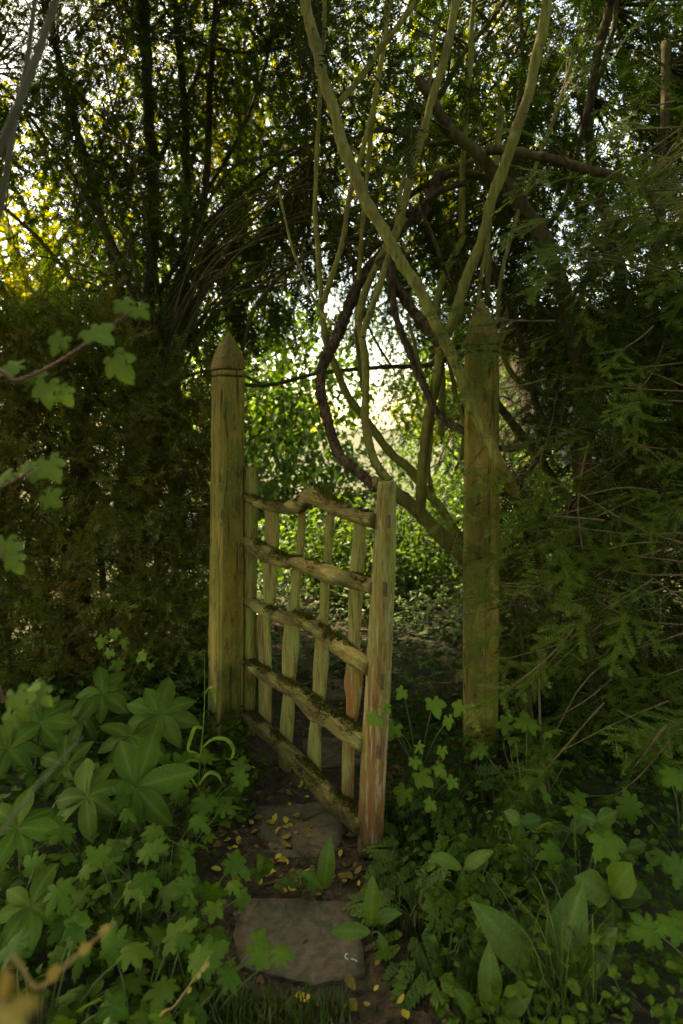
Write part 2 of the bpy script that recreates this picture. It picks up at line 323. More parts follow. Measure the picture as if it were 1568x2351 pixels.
def blade_leaf(L=1.0, W=.36, nseg=7, droop=.25, fold=.12, serr=0.0, seed=0, tipp=1.0):
    """simple oval leaf along +x, 4 vertices across"""
    V = []; R = []; F = []; rr = random.Random(seed)
    for i in range(nseg + 1):
        t = i / nseg; w = W * .5 * (math.sin(math.pi * min(1, t ** 1.12 * .97 + .03)) ** .80)
        if i == nseg: w = .004
        s = 1 + serr * (1 if i % 2 else -1)
        z = -droop * t * t * L
        wig = .025 * math.sin(7 * t + seed)
        V += [(t * L, -w * s, z + fold * w + wig * w * 8), (t * L, 0, z), (t * L, w * s, z + fold * w - wig * w * 8)]; R += [0, 1, 0]
    for i in range(nseg):
        a = i * 3
        for k in (0, 1): F += [(a + k, a + 3 + k, a + 4 + k), (a + k, a + 4 + k, a + 1 + k)]
    return np.array(V), np.array(F), np.zeros(len(F), int), np.array(R, float)
def merge(parts):
    V = []; F = []; Mi = []; R = []; n = 0
    for v, f, m, r in parts: V.append(v); F.append(np.asarray(f) + n); Mi.append(m); R.append(r); n += len(v)
    return np.concatenate(V), np.concatenate(F), np.concatenate(Mi), np.concatenate(R)
def xform(t, d, n, pos, s=1.0):
    B = np.array(basis_from((0, 0, 0), d, n))[:3, :3]; return (t[0] * s) @ B.T + np.asarray(pos), t[1], t[2], t[3]
def yew_spray(L=.28, nside=5, step=.0075, nl=.022, nw=.0034, full=True, seed=0, droop=.35, side=.42, tseg=3):
    """flat twig with two-ranked needles; material 0 needles, 1 twig"""
    r = random.Random(seed); V = []; F = []; Mi = []; n = 0
    axes = [(np.array([0., 0, 0]), np.array([1., 0, 0]), L)]
    for i in range(nside):
        t = (i + .7) / (nside + .6); s = 1 if i % 2 else -1; a = math.radians(r.uniform(38, 58)) * s
        axes.append((np.array([t * L, 0, 0]), np.array([math.cos(a), math.sin(a), r.uniform(-.12, .12)]), L * side * (1.15 - .75 * t) * r.uniform(.7, 1.25)))
    for p0, d, ln in axes:
        d = nrm(d); s = np.cross((0, 0, 1), d); cv = r.uniform(-.18, .18)
        cnt = max(3, int(ln / step))
        def at(u): return p0 + d * (ln * u) + s * (cv * ln * u * u)
        tw = .0016
        for k in range(tseg):
            a, b = at(k / tseg), at((k + 1) / tseg)
            V += [a - s * tw, a + s * tw, b + s * tw, b - s * tw]; F += [(n, n + 1, n + 2), (n, n + 2, n + 3)]; Mi += [1, 1]; n += 4
        for k in range(cnt):
            u = (k + .6) / cnt; c = at(u)
            for sg in (-1, 1):
                ang = math.radians(r.uniform(52, 74)) * (1 - .35 * u ** 3); l = nl * r.uniform(.75, 1.1) * (1 - .45 * u ** 4)
                nd = d * math.cos(ang) + s * sg * math.sin(ang) + np.array([0, 0, r.uniform(-.12, .28)]); nd = nrm(nd)
                wv = np.cross(nd, (0, 0, 1)); wv = nrm(wv + np.array([0, 0, r.uniform(-.4, .4)])) * nw * .5
                if full:
                    V += [c, c + nd * l * .45 + wv, c + nd * l, c + nd * l * .45 - wv]; F += [(n, n + 1, n + 2), (n, n + 2, n + 3)]; Mi += [0, 0]; n += 4
                else:
                    V += [c + wv * 1.2, c + nd * l, c - wv * 1.2]; F += [(n, n + 1, n + 2)]; Mi += [0]; n += 3
    V = np.array(V); V[:, 2] -= droop * V[:, 0] ** 2 / L
    return V, np.array(F), np.array(Mi), np.zeros(len(V))
def scatter(mb, temps, pos, D, Nn, scale, tint, rng=RNG):
    """instances temps at pos with x axis D and z axis near Nn, into Mesh mb"""
    n = len(pos); which = rng.integers(0, len(temps), n)
    X = D / np.linalg.norm(D, axis=1)[:, None]; Yv = np.cross(Nn, X); Yv /= np.maximum(1e-6, np.linalg.norm(Yv, axis=1))[:, None]; Z = np.cross(X, Yv)
    B = np.stack([X, Yv, Z], 2) * np.asarray(scale)[:, None, None]
    for k, (V, F, Mi, R) in enumerate(temps):
        i = np.where(which == k)[0]
        if not len(i): continue
        W = np.einsum('nij,vj->nvi', B[i], V) + pos[i][:, None, :]
        FF = F[None] + (np.arange(len(i)) * len(V))[:, None, None]
        mb.add(W.reshape(-1, 3), FF.reshape(-1, 3), np.tile(Mi, len(i)), np.repeat(tint[i], len(V)), np.tile(R, len(i)))
    return mb
def rand_dirs(n, rng=RNG):
    v = rng.normal(size=(n, 3)); return v / np.linalg.norm(v, axis=1)[:, None]

SPRAY_HI = [yew_spray(.25, 6, .0052, .021, .0038, True, s, .30) for s in range(6)]
SPRAY_LO = [yew_spray(.30, 6, .0120, .025, .0064, False, 20 + s, .38, .42, 1) for s in range(6)]
SPRIG = [yew_spray(.13, 2, .0115, .021, .0054, False, 40 + s, .10, .5, 1) for s in range(6)]
SPRAY_XL = [yew_spray(.30, 6, .021, .030, .011, False, 60 + s, .38, .42, 1) for s in range(4)]
DIAM = [(np.array([(0, 0, 0), (.5, -.3, .08 * k), (1, 0, -.18), (.5, .3, .05), (.5, 0, -.03)]), np.array([(0, 1, 4), (1, 2, 4), (2, 3, 4), (3, 0, 4)]), np.zeros(4, int), np.zeros(5)) for k in (-1, 0, 1)]
OVAL = [blade_leaf(1, .62, 3, .22, .2, 0, s) for s in range(4)]
SMALL = [blade_leaf(1, .7, 3, .25, .15, 0, s) for s in range(3)]
IVYT = [palmate(5, 230, .55, False, 1, .6, .55, s, .15) for s in range(3)]

# ================================================================== GROUND
def gz(x, y):
    """height of the ground"""
    x = np.asarray(x, float); y = np.asarray(y, float)
    p = np.stack([x, y, 0 * x], -1)
    path = np.exp(-((x - (-.06 - .02 * y)) / .46) ** 4)
    near = np.clip((12 - y) / 8, 0, 1)
    return (.018 * fnoise(p, 2.1) + .008 * fnoise(p, 7.0, 2)) * (1 - .75 * path) + (.05 * (1 - path)) * near * np.clip((3.2 - y) / 1.0, 0, 1) - .004 - .022 * path * np.clip((5 - y) / 2, 0, 1)
def sheet(xs, ys, fz, lift=0.0):
    X, Yg = np.meshgrid(xs, ys); Z = fz(X, Yg) + lift
    V = np.stack([X, Yg, Z], -1).reshape(-1, 3); w = len(xs); h = len(ys)
    i = (np.arange(h - 1)[:, None] * w + np.arange(w - 1)[None]).ravel()
    F = np.vstack([np.stack([i, i + 1, i + w + 1], 1), np.stack([i, i + w + 1, i + w], 1)]); return V, F
def graded(a, b, n, k=3.0):
    t = np.linspace(-1, 1, n); s = np.sign(t) * (np.abs(t) ** k); return np.where(s < 0, s * -a, s * b)
gx = np.unique(np.concatenate([graded(-900, 900, 41, 4), np.linspace(-3, 3, 91)]))
gy = np.unique(np.concatenate([np.linspace(-60, 0, 8), np.linspace(0, 8, 121), 8 + np.linspace(0, 1, 24)[1:] ** 3 * 1500]))
mb = Mesh(); mb.add(*sheet(gx, gy, gz)); ground = obj("ground", (mb, [M['ground']], True), kind="structure")

# trodden soil path with its paving slabs
def path_z(X, Yg): return gz(X, Yg)
def path_mid(y): return -.10 - .02 * y
ys = np.linspace(.2, 6.5, 130); us = np.linspace(-1, 1, 15)
V = []
for y in ys:
    hw = .42 + .07 * math.sin(3 * y) + .04 * math.sin(9 * y + 1) - .10 * max(0, min(1, (y - 2.9)))
    for u in us:
        x = path_mid(y) + u * hw; V.append((x, y, float(gz(x, y)) + .006 * (1 - u ** 4) + .003))
V = np.array(V); w = len(us)
i = (np.arange(len(ys) - 1)[:, None] * w + np.arange(w - 1)[None]).ravel()
mb = Mesh(); mb.add(V, np.vstack([np.stack([i, i + 1, i + w + 1], 1), np.stack([i, i + w + 1, i + w], 1)]))
path = obj("path", (mb, [M['soil']], True), kind="structure")
def slab(corners, top, thick=.05, seed=0, label=None):
    """irregular flagstone: outline on the ground, softly uneven top, broken edge"""
    c = np.array(corners, float); r = np.random.default_rng(seed); out = []
    for k in range(len(c)):
        a, b = c[k], c[(k + 1) % len(c)]
        for t in np.linspace(0, 1, 9)[:-1]: out.append(a * (1 - t) + b * t + r.normal(0, .0022, 2))
    out = np.array(out); m = out.mean(0); rings = [(1.0, -thick), (1.0, -.003), (.992, 0), (.8, .0005), (.55, 0), (.3, 0)]
    V = []; 
    for s, dz in rings:
        for q in out:
            p = m + (q - m) * s; V.append((p[0], p[1], top + dz + .0035 * float(fnoise(np.array([p[0], p[1], 0]), 16, seed)) * (s < 1)))
    V.append((m[0], m[1], top)); n = len(out); F = []
    for k in range(len(rings) - 1):
        for j in range(n):
            a = k * n + j; b = k * n + (j + 1) % n; F += [(a, b, b + n), (a, b + n, a + n)]
    k = (len(rings) - 1) * n
    for j in range(n): F.append((k + j, k + (j + 1) % n, len(V) - 1))
    mb = Mesh(); mb.add(np.array(V), F); o = obj("paving_slab", (mb, [M['slab']], True), parent=path)
    if label: o["label"] = label
    return o
def gxy(x, y, z=-.008): p = G(x, y, z); return (p[0], p[1])
slab([gxy(553, 2062), gxy(812, 2070), gxy(832, 2130), gxy(838, 2235), gxy(720, 2262), gxy(548, 2215), gxy(536, 2140)], -.006, seed=3, label="broad worn front slab with a white scrap on it")
slab([gxy(588, 1850), gxy(762, 1838), gxy(792, 1905), gxy(770, 1962), gxy(640, 1968), gxy(592, 1915)], -.009, seed=5)
slab([gxy(690, 1695), gxy(822, 1690), gxy(835, 1752), gxy(700, 1760)], -.009, seed=7)
slab([gxy(742, 1560), gxy(850, 1556), gxy(860, 1600), gxy(740, 1606)], -.009, seed=9)

# ================================================================== GATE POSTS
def gate_post(loc, side, height, rot, lean, label, hcap, grooves, group):
    """square post: recessed ring grooves below a pointed four-sided cap"""
    t = thing("gate_post", label, "gate post", (loc[0], loc[1], 0), group)
    R = np.array([[math.cos(rot), -math.sin(rot)], [math.sin(rot), math.cos(rot)]])
    def ring(z, h, ch=.012):
        h2 = h / 2; c = min(ch, h2 * .45)
        pts = np.array([(-h2 + c, -h2), (h2 - c, -h2), (h2, -h2 + c), (h2, h2 - c), (h2 - c, h2), (-h2 + c, h2), (-h2, h2 - c), (-h2, -h2 + c)])
        q = pts @ R.T; return np.column_stack([q[:, 0] + loc[0] + lean[0] * z, q[:, 1] + loc[1] + lean[1] * z, np.full(8, z)])
    def loft(rings, m):
        V = np.vstack(rings); n = 8; F = []
        for k in range(len(rings) - 1):
            for j in range(n):
                a = k * n + j; b = k * n + (j + 1) % n; F += [(a, b, b + n), (a, b + n, a + n)]
        V = np.vstack([V, rings[-1].mean(0), rings[0].mean(0)]); k = (len(rings) - 1) * n
        for j in range(n): F.append((k + j, k + (j + 1) % n, len(V) - 2)); F.append(((j + 1) % n, j, len(V) - 1))
        mb = Mesh(); mb.add(V, F); return (mb, [m], False)
    zb = height - hcap
    rings = []
    for z in np.linspace(-.08, zb - .002, 34):
        wob = 1 + .018 * math.sin(2.3 * z + loc[0] * 9) + .008 * math.sin(11 * z + loc[1])
        r = ring(z, side * wob * (1.06 - .06 * z / zb)); r += .0018 * fnoise(r, 30, loc[0])[:, None]; rings.append(r)
    obj("shaft", loft(rings, M['post']), t)
    gr = []
    for a, b in ((zb, side * .88), (zb + .008, side * .88)): gr.append(ring(a, b))
    obj("groove", loft(gr, M['peg']), t)
    z1 = zb + .008; z2 = z1 + .020
    obj("collar", loft([ring(z1, side * .97), ring(z1 + .004, side * 1.0), ring(z2, side * 1.0)], M['post']), t)
    obj("groove", loft([ring(z2, side * .88), ring(z2 + .008, side * .88)], M['peg']), t)
    z3 = z2 + .008; hc = height - z3; cr = []
    for u in np.linspace(0, 1, 15):
        s = side * (.985 * (1 - u ** 1.75) + .03)
        r = ring(z3 + u * hc, s, .007); r += .0022 * fnoise(r, 45, 3 + loc[0])[:, None]; cr.append(r)
    obj("cap", loft(cr, M['cap']), t)
    return t
LP = G(518, 1690)
gate_post(LP[:2], .118, 1.80, math.radians(36), (.007, 0), "tall pointed gate post of mossy wood that the open gate hangs from", .205, 2, "pointed wooden gate posts")
RP = G(1109, 1752)
gate_post((RP[0], RP[1] + .06), .134, 1.905, math.radians(-9), (.004, 0), "pointed gate post with a rusty brown cap, half hidden by yew sprays", .225, 2, "pointed wooden gate posts")

# ================================================================== GATE
gA = np.array([-.434, 2.850]); gB = np.array([.098, 2.023]); gdir = nrm(np.append(gB - gA, 0)); gnor = nrm(np.array([gdir[1], -gdir[0], 0]))
if gnor[1] > 0: gnor = -gnor            # faces the camera
def GP(x, y, off=0.0):
    """point of the gate plane (moved off metres towards the viewer) seen at x, y"""
    a = np.array([gA[0], gA[1], 0]) + gnor * off; d = np.array([(x - HX) / FOC, 1.0, -(y - HY) / FOC]); o = np.array([0, 0, CAM_H])
    t = ((a - o) @ gnor) / (d @ gnor); return o + d * t
gate = thing("wooden_gate", "rustic wooden gate of crooked mossy rails, swung open towards the path", "gate", (gA[0], gA[1], 0))
def member(name, A, B, m, depth, off, n=44, seed=0.0, sides=14, pw=2.6, wob=.05, closed_noise=.06):
    """gate piece between two picture edges A and B (lists of points), with a rounded section of the given depth"""
    A = spline([GP(x, y, off) for x, y in A], n); B = spline([GP(x, y, off) for x, y in B], n)
    C = (A + B) / 2; H = (A - B) / 2; hl = np.linalg.norm(H, axis=1)
    if name == 'rail': H = H * .84
    else:                                    # the depth of an oblique piece widens its outline too
        seen = hl * abs(gdir[0]); H = H * np.clip((seen - depth / 2 * abs(gnor[0]) * (.40 if name == 'bar' else .62)) / seen, .3, 1)[:, None]
    a = np.arange(sides) / sides * 2 * math.pi
    ca, sa = np.cos(a), np.sin(a); q = 2 / pw
    cu = np.sign(ca) * np.abs(ca) ** q; cv = np.sign(sa) * np.abs(sa) ** q
    t = np.linspace(0, 1, n); dv = depth / 2 * (1 + wob * 2 * np.sin(7 * t + seed) + wob * np.sin(17 * t + 2 * seed))
    V = C[:, None] + H[:, None] * cu[None, :, None] + gnor[None, None] * (dv[:, None] * cv[None])[:, :, None]
    nz = closed_noise * (.8 * np.sin(a * 5 + 3 * np.sin(9 * t + seed)[:, None] + seed) * (.5 + .5 * np.sin(13 * t + seed))[:, None] * (name == 'rail') + .6 * fnoise(V, 22, seed) + .5 * fnoise(V, 60, seed + 2))
    V = C[:, None] + (V - C[:, None]) * (1 + nz)[:, :, None]
    i = np.arange(n - 1)[:, None] * sides; j = np.arange(sides)[None]; k = (j + 1) % sides
    qd = np.stack([i + j, i + k, i + sides + k, i + sides + j], -1).reshape(-1, 4)
    F = np.vstack([qd[:, [0, 1, 2]], qd[:, [0, 2, 3]]]); VV = V.reshape(-1, 3); c0 = len(VV)
    VV = np.vstack([VV, C[0], C[-1]]); jj = np.arange(sides); kk = (jj + 1) % sides; Lr = (n - 1) * sides
    F = np.vstack([F, np.stack([kk, jj, np.full(sides, c0)], 1), np.stack([Lr + jj, Lr + kk, np.full(sides, c0 + 1)], 1)])
    # make normals face outwards
    f = F[len(qd) // 2]; nn = np.cross(VV[f[1]] - VV[f[0]], VV[f[2]] - VV[f[0]])
    if nn @ (VV[f].mean(0) - C[n // 2]) < 0: F = F[:, ::-1]
    mb = Mesh(); mb.add(VV, F); o = obj(name, (mb, [m], True), gate); return o, V, C, H
# stiles
member("hinge_stile", [(549, 1070), (549, 1170), (547, 1300), (546, 1450), (543, 1600), (539, 1690)], [(592, 1073), (591, 1170), (589, 1300), (587, 1450), (584, 1600), (580, 1690)], M['stile_wood'], .050, 0, 40, 1.0, 16, 4.0, .02, .03)
latch, _, _, _ = member("latch_stile", [(868, 1105), (862, 1200), (856, 1350), (848, 1500), (838, 1650), (828, 1800), (818, 1960)], [(911, 1106), (909, 1150), (906, 1250), (901, 1380), (895, 1550), (888, 1720), (880, 1966)], M['latch_wood'], .052, 0, 48, 4.0, 16, 3.6, .03, .035)
# through-tenons showing on the latch stile
for (x, y, w, h) in ((892, 1197, 11, 30), (884, 1353, 13, 32), (876, 1566, 11, 34), (869, 1727, 13, 27)):
    c = GP(x, y, .0255); s = c[1] / FOC
    ax = np.array([gdir, gnor, (0, 0, 1)])
    V, F = box(c, w * s * .9, .006, h * s, ax); mb = Mesh(); mb.add(V, F); obj("tenon", (mb, [M['peg']], False), latch)
RAILS = [
 ([(560, 1126), (568, 1128), (609, 1147), (660, 1147), (690, 1139), (706, 1119), (733, 1115), (761, 1138), (807, 1161), (868, 1176)],
  [(560, 1152), (568, 1154), (609, 1172), (664, 1183), (694, 1178), (712, 1163), (735, 1168), (765, 1183), (807, 1198), (866, 1217)], .052),
 ([(560, 1224), (569, 1228), (605, 1245), (641, 1263), (666, 1275), (691, 1277), (741, 1291), (785, 1306), (831, 1317), (862, 1330)],
  [(560, 1252), (569, 1255), (594, 1284), (626, 1300), (659, 1308), (677, 1304), (713, 1322), (752, 1340), (792, 1347), (860, 1368)], .056),
 ([(552, 1362), (561, 1365), (597, 1380), (633, 1396), (659, 1403), (671, 1398), (698, 1408), (727, 1425), (745, 1437), (763, 1457), (799, 1477), (855, 1512)],
  [(552, 1386), (561, 1389), (594, 1410), (626, 1426), (665, 1435), (691, 1443), (713, 1453), (738, 1464), (756, 1486), (785, 1511), (817, 1536), (850, 1556)], .050),
 ([(552, 1500), (560, 1504), (594, 1525), (630, 1545), (666, 1563), (691, 1572), (723, 1597), (745, 1614), (774, 1635), (799, 1650), (842, 1690)],
  [(552, 1517), (560, 1521), (594, 1551), (630, 1576), (662, 1594), (684, 1612), (705, 1640), (727, 1660), (756, 1677), (777, 1695), (838, 1730)], .056),
 ([(548, 1616), (556, 1621), (590, 1642), (626, 1677), (655, 1702), (691, 1731), (727, 1770), (763, 1806), (799, 1842), (832, 1880)],
  [(548, 1640), (556, 1645), (590, 1680), (626, 1707), (655, 1738), (677, 1765), (698, 1795), (727, 1831), (763, 1862), (830, 1918)], .056)]
def tuft_template():
    return [merge([(np.array([(-.13, 0, 0), (.13, 0, 0), (.1 * k, .1 * k, 1)]), np.array([(0, 1, 2)]), np.array([0]), np.zeros(3))]) for k in (-2, -1, 1, 2)]
TUFT = tuft_template()
for k, (A, B, dep) in enumerate(RAILS):
    rail, V, C, H = member("rail", A, B, M['rail_wood'], dep, .012, 70, 2.0 + k, 20, 2.5, .07, .11)
    # moss growing along the upper side
    rg = np.random.default_rng(50 + k); n = 7000
    i = rg.integers(2, len(C) - 3, n); ft = rg.random(n)[:, None]; ang = rg.normal(.15, .75, n)
    c = C[i] * (1 - ft) + C[i + 1] * ft; h = H[i] * (1 - ft) + H[i + 1] * ft
    up = h / np.linalg.norm(h, axis=1)[:, None]; nv = up * np.cos(ang)[:, None] + gnor[None] * np.sin(ang)[:, None]
    p = c + h * np.cos(ang)[:, None] * .99 + gnor[None] * (dep / 2 * np.sin(ang) * .99)[:, None]
    thr = (-.25, -.15, -.08, -.45, -.35)[k]; keep = (fnoise(p, 9, 3.0 * k) + .25 * fnoise(p, 40, k) > thr + .22 * np.abs(ang))
    dens_ = rg.random(n) < .8; keep &= dens_; p, nv = p[keep], nv[keep]; m_ = len(p)
    dd = nv + .6 * rand_dirs(m_, rg); side = np.cross(dd, rand_dirs(m_, rg))
    mb = Mesh(); scatter(mb, [(t[0][:, [2, 0, 1]], t[1], t[2], t[3]) for t in TUFT], p, dd, side, rg.uniform(.006, .015, m_), rg.random(m_), rg)
    obj("moss", (mb, [M['moss']], False), rail, kind="stuff")
BARS = [
 [(1160, 609, 640), (1223, 608, 641), (1309, 603, 637), (1378, 606, 632), (1425, 588, 621), (1475, 592, 623), (1547, 594, 624), (1655, 594, 623), (1688, 596, 622)],
 [(1150, 685, 703), (1223, 684, 700), (1277, 677, 696), (1313, 671, 693), (1367, 666, 689), (1439, 653, 687), (1493, 648, 687), (1547, 648, 680), (1583, 651, 677), (1655, 644, 675), (1727, 641, 669), (1774, 641, 668)],
 [(1160, 752, 771), (1223, 745, 765), (1295, 743, 761), (1342, 736, 756), (1403, 735, 754), (1457, 727, 750), (1511, 720, 756), (1547, 719, 752), (1583, 718, 749), (1612, 718, 745), (1666, 711, 738), (1727, 705, 738), (1778, 709, 737)],
 [(1180, 815, 843), (1223, 812, 840), (1295, 804, 837), (1356, 801, 833), (1421, 799, 830), (1475, 799, 825), (1536, 794, 835), (1569, 788, 833), (1601, 794, 830), (1637, 794, 824), (1666, 792, 817), (1716, 786, 815), (1781, 785, 813), (1838, 783, 812)]]
for k, b in enumerate(BARS):
    o, _, _, _ = member("bar", [(l, y) for y, l, r in b], [(r, y) for y, l, r in b], M['bar_red'] if k == 3 else M['bar_wood'], .022, -.020, 40, 7.0 + 2 * k, 12, 3.0, .05, .05)
    if k == 3: o["label"] = "bar with a bare orange-red worn patch"
# hinges between post and gate
for z in (.28, .95):
    a = np.array([LP[0] + .03, LP[1] - .03, z]); b = np.array([gA[0] + .01, gA[1] - .01, z])
    mb = Mesh(); mb.add(*tube([a, (a + b) / 2, b], .008, 6)); obj("hinge_pin", (mb, [M['iron']], True), gate)

# dark rail of the old fence behind the hedge, running up to the gate post
fr = thing("fence_rail", "dark wooden rail running from behind the hedge to the hinge post", "fence", P(460, 925, 3.4))
V, F = box(P(330, 925, 3.4), .72, .03, .036); mb = Mesh(); mb.add(V, F); obj("rail_plank", (mb, [M['peg']], False), fr)
V, F = box(P(182, 1010, 3.4) * (1, 1, 0) + (0, 0, .78), .07, .07, 1.6); mb = Mesh(); mb.add(V, F); obj("upright", (mb, [M['peg']], False), fr)

# house beyond the trees
hs = thing("stone_house", "pale stone house wall with a downpipe, glimpsed beyond the yew trunks", "house", (4.4, 9.6, 0))
hx0, hx1, hyy = 3.0, 8.0, 9.6
V, F = box(((hx0 + hx1) / 2, hyy + 1.5, 1.6), hx1 - hx0, 2.9, 3.2); mb = Mesh(); mb.add(V, F); obj("wall", (mb, [M['peg']], False), hs)
bm_ = Mesh(); V, F = box((0, 0, 0), 1, 1, 1); bm_.add(V, F); stone_me = bm_.data("stone", [M['stone_wall']])
hwall = hs.children[0]
rg = np.random.default_rng(5)
for r_ in range(13):
    x = hx0 - (r_ % 2) * .12
    while x < hx0 + 1.9:
        w = rg.uniform(.26, .5); M4 = Matrix.Translation((x + w / 2, hyy + .03 + rg.uniform(-.01, .01), .55 + r_ * .16)) @ Matrix.Diagonal((w - .015, .12, .145, 1))
        obj("stone", stone_me, hwall, M4); x += w
mb = Mesh(); mb.add(*tube([(3.55, hyy - .13, 0), (3.55, hyy - .13, 1.8), (3.55, hyy - .13, 3.3)], .05, 10)); obj("downpipe", (mb, [M['pipe']], True), hs)
# ================================================================== CLIMBING ROSE
rose = thing("climbing_rose", "old climbing rose whose thick thorny canes twist up behind the gate", "climbing rose", (.75, 3.1, 0))
def cane(pts, Y0, Y1, d0, d1, m='cane', parent=None, name="cane", thorns=0, rough=.15, sides=9, seed=0.0, ymid=None, ridge=0.0, label=None, extra=None):
    n = len(pts); Ys = np.linspace(Y0, Y1, n) if ymid is None else np.interp(np.linspace(0, 1, n), [0, .5, 1], [Y0, ymid, Y1])
    W = [P(x, y, Yv) for (x, y), Yv in zip(pts, Ys)]
    if extra is not None: W = W + [np.array(e) for e in extra]; Ys = list(Ys) + [e[1] for e in extra]
    S = spline(W, 14 * len(W)); Yd = S[:, 1]; dpx = np.linspace(d0, d1, len(S)); rad = dpx * (1.12 if parent is None else 1) / 2 / FOC * Yd
    rad = rad * (1 + .10 * fnoise(S, 7, seed))
    al = np.concatenate([[0], np.cumsum(np.linalg.norm(np.diff(S, axis=0), axis=1))]); ph = (al / .11 + .35 * np.sin(al * 9 + seed) + seed) % 1.0
    rad = rad * (1 + .16 * np.exp(-((ph - .5) / .07) ** 2))           # swollen nodes
    S = S + (.35 * rad)[:, None] * np.stack([fnoise(S, 6, seed), 0 * rad, fnoise(S, 6, seed + 5)], 1)
    mb = Mesh(); mb.add(*tube(S, rad, sides, rough, seed, ridge)); o = obj(name, (mb, [M[m]], True), parent or rose)
    if label: o["label"] = label
    r = random.Random(int(seed * 7) + 3)
    for k in range(thorns):
        i = r.randrange(3, len(S) - 3); T = nrm(S[i + 1] - S[i]); a = np.array([r.uniform(-1, 1), r.uniform(-1, .2), r.uniform(-.4, .4)]); a = nrm(a - T * (a @ T))
        b = S[i] + a * rad[i] * .9; L = r.uniform(.010, .016)
        mb = Mesh(); mb.add(*tube([b, b + a * L * .6 - T * 0.002, b + a * L - np.array([0, 0, .004])], [.005, .0028, .0004], 5)); obj("thorn", (mb, [M['cane']], True), o)
    return o
cane([(695, -40), (718, 80), (735, 150), (770, 270), (815, 410), (870, 510), (905, 572), (960, 660), (1010, 760), (1060, 862), (1084, 939), (1124, 1007), (1148, 1066)], 2.75, 2.46, 23, 23, extra=[tuple(P(1185, 1140, 2.62)), tuple(P(1235, 1260, 2.85)), tuple(P(1270, 1400, 3.0)), (.98, 3.05, -.05)], thorns=14, seed=1, label="long thick cane leaning across from the top to the hidden post")
cane([(1258, -40), (1243, 80), (1215, 200), (1183, 310), (1150, 400), (1100, 560), (1050, 700), (1010, 830), (985, 950), (970, 1060), (962, 1185)], 2.7, 2.85, 21, 21, thorns=12, seed=2)
cane([(985, -40), (955, 5), (880, 105), (780, 238)], 2.6, 2.70, 11, 13, thorns=3, seed=3)
cane([(892, 1105), (868, 1071), (848, 1019), (838, 959), (840, 899), (840, 839), (832, 779), (826, 739), (830, 699), (840, 659), (862, 611), (884, 571), (930, 500)], 2.72, 3.1, 19, 13, thorns=10, seed=4)
cane([(834, 775), (842, 741), (868, 663), (892, 591), (912, 527), (936, 439), (985, 250), (1030, 100), (1048, -40)], 2.80, 2.9, 12, 17, thorns=8, seed=5)
cane([(862, 1118), (836, 1095), (804, 1067), (784, 1051), (768, 1015), (752, 971), (740, 919), (738, 871), (744, 831), (764, 791), (776, 759), (792, 719), (812, 679), (836, 639), (860, 603), (884, 575), (924, 519), (970, 479), (1010, 400)], 2.66, 3.25, 20, 24, 'bark', rough=.22, sides=12, ridge=.10, seed=6, label="barky brown main stem curved like a bow")
cane([(855, 1105), (888, 1125), (916, 1138), (965, 1180), (1017, 1228), (1065, 1278), (1110, 1330)], 2.66, 2.95, 26, 36, 'cane', rough=.14, sides=12, ridge=.05, seed=7, extra=[(.72, 3.05, .45), (.76, 3.1, -.05)])
cane([(738, 690), (736, 719), (748, 779), (764, 831), (788, 891), (820, 939), (860, 995), (904, 1047), (948, 1087), (1004, 1159), (1060, 1235), (1110, 1300)], 3.0, 3.15, 13, 22, seed=8, extra=[(.80, 3.25, .3), (.82, 3.3, -.05)])
cane([(740, 700), (738, 671), (728, 559), (724, 439), (733, 250), (745, 60), (740, -40)], 3.0, 3.1, 11, 8, seed=9)
cane([(742, 695), (750, 675), (768, 619), (788, 539), (806, 439), (850, 280), (878, 120), (892, -40)], 3.0, 3.0, 12, 10, seed=10)
cane([(900, 590), (898, 640), (902, 695), (916, 751), (944, 815), (968, 875), (1003, 945), (1070, 993), (1127, 1023), (1183, 1031), (1226, 1010)], 2.9, 2.50, 15, 13, 'bark', rough=.12, seed=11, ymid=2.8)
cane([(872, 600), (888, 627), (924, 679), (964, 735), (996, 775), (1040, 830), (1080, 900)], 2.95, 2.75, 20, 24, 'bark', rough=.20, ridge=.10, sides=12, seed=12)
cane([(1066, 540), (1056, 563), (1024, 619), (1008, 679), (1006, 719), (1008, 799), (1016, 939), (1010, 1000)], 3.2, 3.25, 13, 15, seed=13)
cane([(905, -40), (885, 60), (862, 220), (845, 380), (832, 520), (822, 680), (820, 760), (832, 900)], 3.1, 3.05, 8, 10, seed=14)
cane([(1090, -30), (1080, 120), (1070, 260), (1062, 400), (1060, 540)], 3.25, 3.2, 10, 13, seed=15)
cane([(640, 430), (668, 560), (700, 640), (735, 715), (765, 745)], 2.95, 2.75, 5, 6, seed=16)

